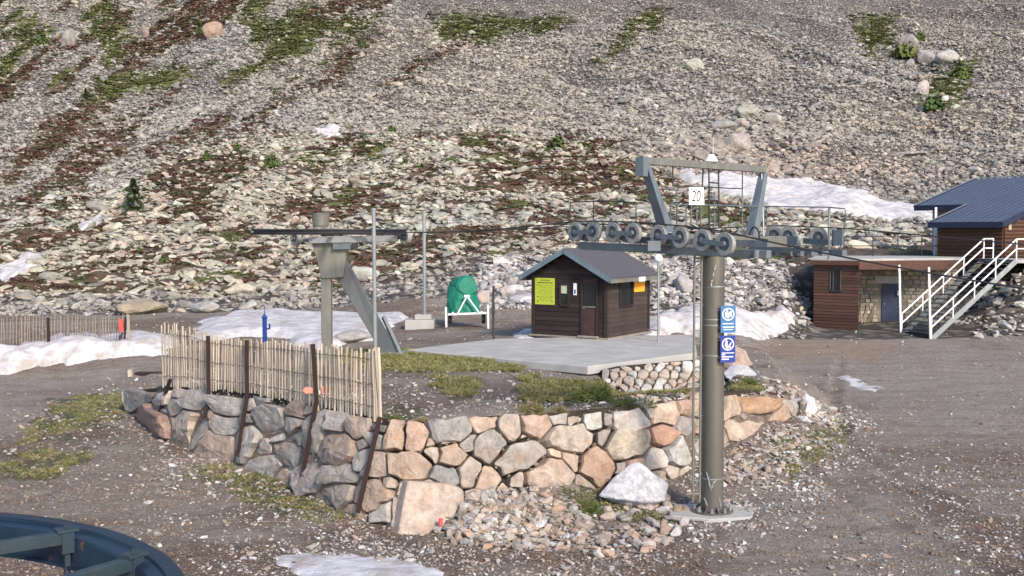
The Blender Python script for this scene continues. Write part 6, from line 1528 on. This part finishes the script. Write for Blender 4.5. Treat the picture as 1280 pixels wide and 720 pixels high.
b = MB(); b.prism(P4(sd0-.1, sd1+.4, -.02, .2, .0), wn3*.45); b.build('doorstep', M['concrete'], sh)
b = MB(); cl = D0+wd*along(1123)+ZU*1.72+wn3*.12; b.box(cl, (.16, .14, .24)); b.build('wall_lamp', M['sign_white'], sh)
# roof slab with timber edge
fr = [a0-ey*.18-ex*.12+ZU*RZ, a1-ey*.18+ex*.05+ZU*RZ, at(1120, 330, 54.3), at(1206, 327, 55.3), at(1206, 327, 60.8), at(1020, 322, 60.8)]
fr = [Vector((v.x, v.y, RZ)) for v in fr]; b = MB(); b.prism(fr, (0, 0, .10)); b.build('roof_slab', M['concrete'], sh)
b = MB()
for i, (hh_, m_) in enumerate(((.22, 0), (.42, 0), (.48, 0))): b.bar(fr[i]-ZU*(hh_/2+.0)+Vector((0, -.03, 0)), fr[i+1]-ZU*(hh_/2)+Vector((0, -.03, 0)), .06, hh_)
b.build('roof_fascia', M['annex_wood'], sh)
b = MB()
for px in (1055, 1091, 1122, 1152, 1183): q_ = at(px, 320, 59.2); q_.z = RZ+.1; b.tube([q_, q_+ZU*1.05], .028, 6)
for dz_ in (1.05, .55): b.tube([Vector((at(1055, 300, 59.2).x, 59.2, RZ+.1+dz_)), Vector((at(1183, 300, 59.2).x, 59.2, RZ+.1+dz_))], .026, 6)
b.build('roof_railing', M['dark'], sh)
# poles and boards leaning in the dark corner
for k, (x0, x1) in enumerate(((1086, 1084), (1090, 1092), (1082, 1077), (1094, 1093))):
    b = MB(); b.bar(atz(x0, 409, .02)+Vector((0, .6, 0)), at(x1, 380, 57.0), .07, .03); tag(b.build('leaning_plank', M['slat_grey']), ['second leaning plank left of the blue door, nearly upright', 'leaning plank closest but one to the blue door', 'leftmost plank leaning in the dark shed corner', 'leaning plank nearest the blue door'][k], 'plank', 'planks leaning by the shed door')

# ------------------------------------------------------------------ outdoor stairs with white railings
st = thing('outdoor_stairs', tuple(atz(1145, 419, 0)), 'steep dark metal stairs with white railings beside the shed', 'stairs')
rA = atz(1127, 417, 0); rB = atz(1164, 423, 0); rn = Vector((.953, .30, 0)); TZ = 3.52; LR = 4.6; wid = (rB-rA); ns_ = 17
for k in range(ns_):
    t = (k+.5)/ns_; a = rA+rn*LR*t+ZU*(TZ*(k+1)/ns_); b = MB(); e = a+wid
    b.hexa([a-rn*.14-ZU*.04, e-rn*.14-ZU*.04, e+rn*.14-ZU*.04, a+rn*.14-ZU*.04], [a-rn*.14, e-rn*.14, e+rn*.14, a+rn*.14]); o = b.build('step', M['step'] if 'step' in M else M.setdefault('step', simple('dark_blue_grating', (.028, .032, .06), .6, .2, (.05, .05, .07), 10)), st)
    b = MB(); b.bar(a-rn*.145, e-rn*.145, .02, .02); b.build('nosing', M['galv'], o)
for c_ in (rA, rB):
    b = MB(); b.bar(c_-ZU*.05, c_+rn*LR+ZU*(TZ-.05), .05, .24); b.build('stringer', M['galv'], st)
for q_, nm in ((rA, 0), (rB, 1)):
    b = MB(); s0 = q_+ZU*.95; s1 = q_+rn*LR+ZU*(TZ+.95)
    for dz_ in (0, -.45): b.tube([q_+ZU*(.95+dz_), q_+rn*LR+ZU*(TZ+.95+dz_), q_+rn*(LR+.55)+ZU*(TZ+.95+dz_)], .038, 8)
    for t in (.0, .25, .5, .75, 1.0): c_ = q_+rn*LR*t+ZU*TZ*t; b.tube([c_, c_+ZU*.95], .034, 8)
    b.tube([q_+rn*(LR+.55)+ZU*(TZ+.0), q_+rn*(LR+.55)+ZU*(TZ+.95)], .036, 8); b.build('railing', M['white'], st)
for px, y0, y1, dd_ in ((1125, 331, 420, rA.y-.05), (1162, 334, 424, rB.y-.05)):
    b = MB(); b.bar(at(px+1, y1, dd_), at(px-1, y0, dd_), .085, .085); b.build('tall_post', M['white'], st)
b = MB(); z0 = TZ
pr0 = [at(1236, 300, 58.2), at(1262, 301, 58), at(1290, 300, 57.5), at(1330, 299, 57)]
for dz_ in (0, -.5): b.tube([Vector((p_.x, p_.y, z0+1.05+dz_)) for p_ in pr0], .035, 8)
for p_ in pr0+[at(1247, 300, 58.1), at(1276, 300, 57.7)]: b.tube([Vector((p_.x, p_.y, z0)), Vector((p_.x, p_.y, z0+1.05))], .035, 8)
b.build('landing_railing', M['white'], st)
b = MB(); lp = [rA+rn*LR, rB+rn*LR, rB+rn*(LR+3.5), rA+rn*(LR+3.5)]; b.prism([Vector((v.x, v.y, TZ)) for v in lp], (0, 0, -.16)); b.build('landing', M['concrete'], st)

# ------------------------------------------------------------------ chalet
ch = thing('chalet', (25, 61, 3.4), 'brown log chalet with blue grey sheet metal roof at the right edge', 'chalet')
e_ = Vector((.55, -.835, 0)).normalized(); u_ = Vector((.835, .55, 0)).normalized(); SLP = .30
Fp = at(1160, 279, 59.2); W1 = 4.3; N1 = Fp+u_*3.3+ZU*3.3*SLP; Ep = N1-e_*3.35; RL = Ep+u_*5.6+ZU*5.6*SLP; RLm = RL+e_*3.35; Gp = Fp+e_*W1
top_s = 3.3+5.6; RR = Gp+u_*top_s+ZU*top_s*SLP
def roofprism(pts, m_, nm, th=.22):
    b = MB(); b.prism(pts, (0, 0, -th)); return b.build(nm, m_, ch)
def metal():
    n = N('sheet_metal_roof'); v = n.pos(); f = n.noise(v, .8, 5, .6); col = n.mix(n.ramp(f, [(.3, 0.0), (.7, 1.0)]), (.072, .092, .145), (.095, .115, .165)); return n.done(col, .45, n.bump(n.noise(v, 6, 3), .006, .4), .25)
M['roofm'] = metal(); M['roofedge'] = simple('dark_blue_roof_edge', (.018, .022, .055), .5)
rf = roofprism([Fp, Gp, RR, RLm-u_*0, N1], M['roofm'], 'roof'); rf2 = roofprism([Ep, N1, RLm, RL], M['roofm'], 'roof')
s_ = MB()
kmax = int(W1/.42)
for k in range(kmax+1):
    a = Fp+e_*(k*.42); s_.bar(a+ZU*.03, a+u_*top_s+ZU*(top_s*SLP+.03), .035, .05)
s_.build('roof_seam', M['roofm'], rf); s_ = MB()
for k in range(8):
    a = Ep+e_*(k*.42); s_.bar(a+ZU*.03, a+u_*5.6+ZU*(5.6*SLP+.03), .035, .05)
s_.build('roof_seam', M['roofm'], rf2)
b = MB()
for p_, q_ in ((Fp, Gp), (Gp, RR), (Ep, N1), (Fp, N1), (Ep, RL)): b.bar(p_-ZU*.10, q_-ZU*.10, .06, .30)
b.build('roof_edge', M['roofedge'], ch)
b = MB()
for p_, q_ in ((Fp, N1), (Ep, RL), (RL, RLm), (RLm, RR)): b.bar(p_+ZU*.07, q_+ZU*.07, .05, .05)
b.build('roof_flashing', M['galv'], ch)
# walls: log courses
FL = 3.3; i0 = Fp+e_*.25+u_*.55; i1 = Gp-e_*.3+u_*.55
def logs(p_, q_, ztop0, ztop1, m_=None, nrow=None):
    z_ = FL; hgt = .19; dr_ = Vector((q_.x-p_.x, q_.y-p_.y, 0)); ln = dr_.length; dr_.normalize()
    while z_+hgt < max(ztop0, ztop1):
        s1 = ln; s0 = 0
        if z_+hgt > min(ztop0, ztop1) and abs(ztop1-ztop0) > .1:
            s0 = ln*(z_+hgt-min(ztop0, ztop1))/abs(ztop1-ztop0)
        if s1-s0 > .2:
            b = MB(); a = Vector((p_.x, p_.y, z_+hgt/2))+dr_*s0; e2 = Vector((p_.x, p_.y, z_+hgt/2))+dr_*s1; b.tube([a, e2], hgt*.54, 6); b.build('log', M['chalet_wood'], ch)
        z_ += hgt
logs(i0, i1, 5.2, 5.2); j1 = i1+u_*7.5
logs(i1, j1, 5.2, 5.2+7.5*SLP)
b = MB(); b.prism([Vector((v.x, v.y, FL)) for v in (i0+u_*.08, i1+u_*.08-e_*.08, i1+u_*7.5-e_*.08, i0+u_*7.5)], (0, 0, 1.85)); b.build('inner_wall', M['dark'], ch)
b = MB(); k1 = Vector((Ep.x, Ep.y, 0))+u_*.7+e_*.7; b.prism([Vector((v.x, v.y, FL)) for v in (k1, k1+e_*2.6, k1+e_*2.6+u_*4, k1+u_*4)], (0, 0, 3.0)); b.build('rear_wall', simple('pale_render', (.30, .27, .26), .9), ch)
b = MB(); q_ = at(1169, 300, 61.6); b.bar((q_.x, q_.y, FL), (q_.x, q_.y, 6.15), .11, .11); b.build('porch_post', M['white'], ch)
b = MB(); q_ = Gp+u_*.9+ZU*.05; b.box(q_-ZU*.25-e_*.2, (.14, .14, .32)); b.build('purlin_end', M['slat'], ch)
b = MB(); q_ = at(1176, 300, 60.6); b.box((q_.x, q_.y, 3.95), (.4, .3, 1.6)); b.build('downpipe_box', M['galv'], ch)

# ------------------------------------------------------------------ big old wheel close to the camera, lower left
pts = [(0, 641.5), (30, 642.5), (60, 645), (120, 657), (180, 682), (220, 706), (237, 722)]
Hh = 1.30; W3 = [atz(x_, y_, EYE-Hh) for x_, y_ in pts]
A_ = np.array([[2*p.x, 2*p.y, 1] for p in W3]); B_ = np.array([p.x**2+p.y**2 for p in W3]); sol = np.linalg.lstsq(A_, B_, rcond=None)[0]
wcx, wcy = sol[0], sol[1]; WR = math.sqrt(sol[2]+wcx**2+wcy**2)
print('WHEEL', wcx, wcy, WR)
big_w = thing('bull_wheel', (wcx, wcy, EYE-Hh), 'huge dark blue green steel wheel in the near lower left corner', 'cable wheel')
WC = Vector((wcx, wcy, EYE-Hh)); b = MB(); rw_ = WR*.058
b.lathe(WC-ZU*.16, (0, 0, 1), [(.0, WR-rw_*1.25), (0, WR-.01), (.035, WR), (.06, WR-.03), (.11, WR-.03), (.13, WR), (.16, WR), (.163, WR-.012), (.160, WR-rw_*.62), (.145, WR-rw_*.66), (.135, WR-rw_*1.15), (.12, WR-rw_*1.25), (.0, WR-rw_*1.25)], 220)
b.build('wheel_rim', M['wheel_blue'], big_w, smooth=True)
b = MB(); b.lathe(WC-ZU*.155, (0, 0, 1), [(0, WR-rw_*1.5), (.012, WR-rw_*1.5), (.012, WR-rw_*1.24), (0, WR-rw_*1.24), (0, WR-rw_*1.5)], 160); b.build('inner_flange', M['wheel_blue'], big_w)
def wp(px, py, z_): return atz(px, py, EYE-Hh+z_)
for pq in (((-60, 694), (80, 672)), ((60, 735), (165, 704))):
    a, e = wp(*pq[0], -.02), wp(*pq[1], -.02); dr_ = (e-a).normalized(); out_ = e
    k_ = 0
    while (Vector((out_.x-wcx, out_.y-wcy, 0))).length < WR-rw_*1.0 and k_ < 60: out_ = out_+dr_*.01; k_ += 1
    b = MB(); b.bar(WC.lerp(a, 1)-dr_*1.2, e, .045, .055); sp2 = b.build('spoke', simple('dull_green_paint', (.034, .052, .060), .45, 0, (.022, .036, .05), 6, rust=.3) if 'spk' not in M else M['spk'], big_w, bevel=.004); M['spk'] = sp2.data.materials[0]
    b = MB(); c = e+dr_*.01; b.box(c+ZU*.034, (.09, .07, .012), (dr_.x, dr_.y)); b.box(c-ZU*.02, (.05, .06, .09), (dr_.x, dr_.y)); b.box(c-ZU*.12, (.022, .03, .16), (dr_.x, dr_.y)); b.tube([c+ZU*.04, c+ZU*.055], .012, 6); b.build('spoke_clamp', M['spk'], sp2)
b = MB(); a, e = atz(20, 668, EYE-Hh-.25), atz(160, 712, EYE-Hh-.25); b.bar(a-(e-a)*.4, e+(e-a)*.5, .03, .05); b.build('lower_brace', M['wheel_blue'], big_w)
b = MB(); a = atz(3, 640, EYE-Hh); b.tube([Vector((a.x-.02, a.y-.25, EYE-Hh+.06)), Vector((a.x-.02, a.y-.25, -.3))], .05, 12); b.build('shaft', M['wheel_blue'], big_w)
b = MB(); c = hit(551, 660); b.lathe(c+ZU*.03+Vector((0, -.15, 0)), (0.1, .1, 1), [(0, .0), (0, .033), (.12, .033), (.125, .028), (.125, 0)], 14); tag(b.build('red_can', M['red'], smooth=True), 'small red drinks can lying at the foot of the pink split boulder', 'can')
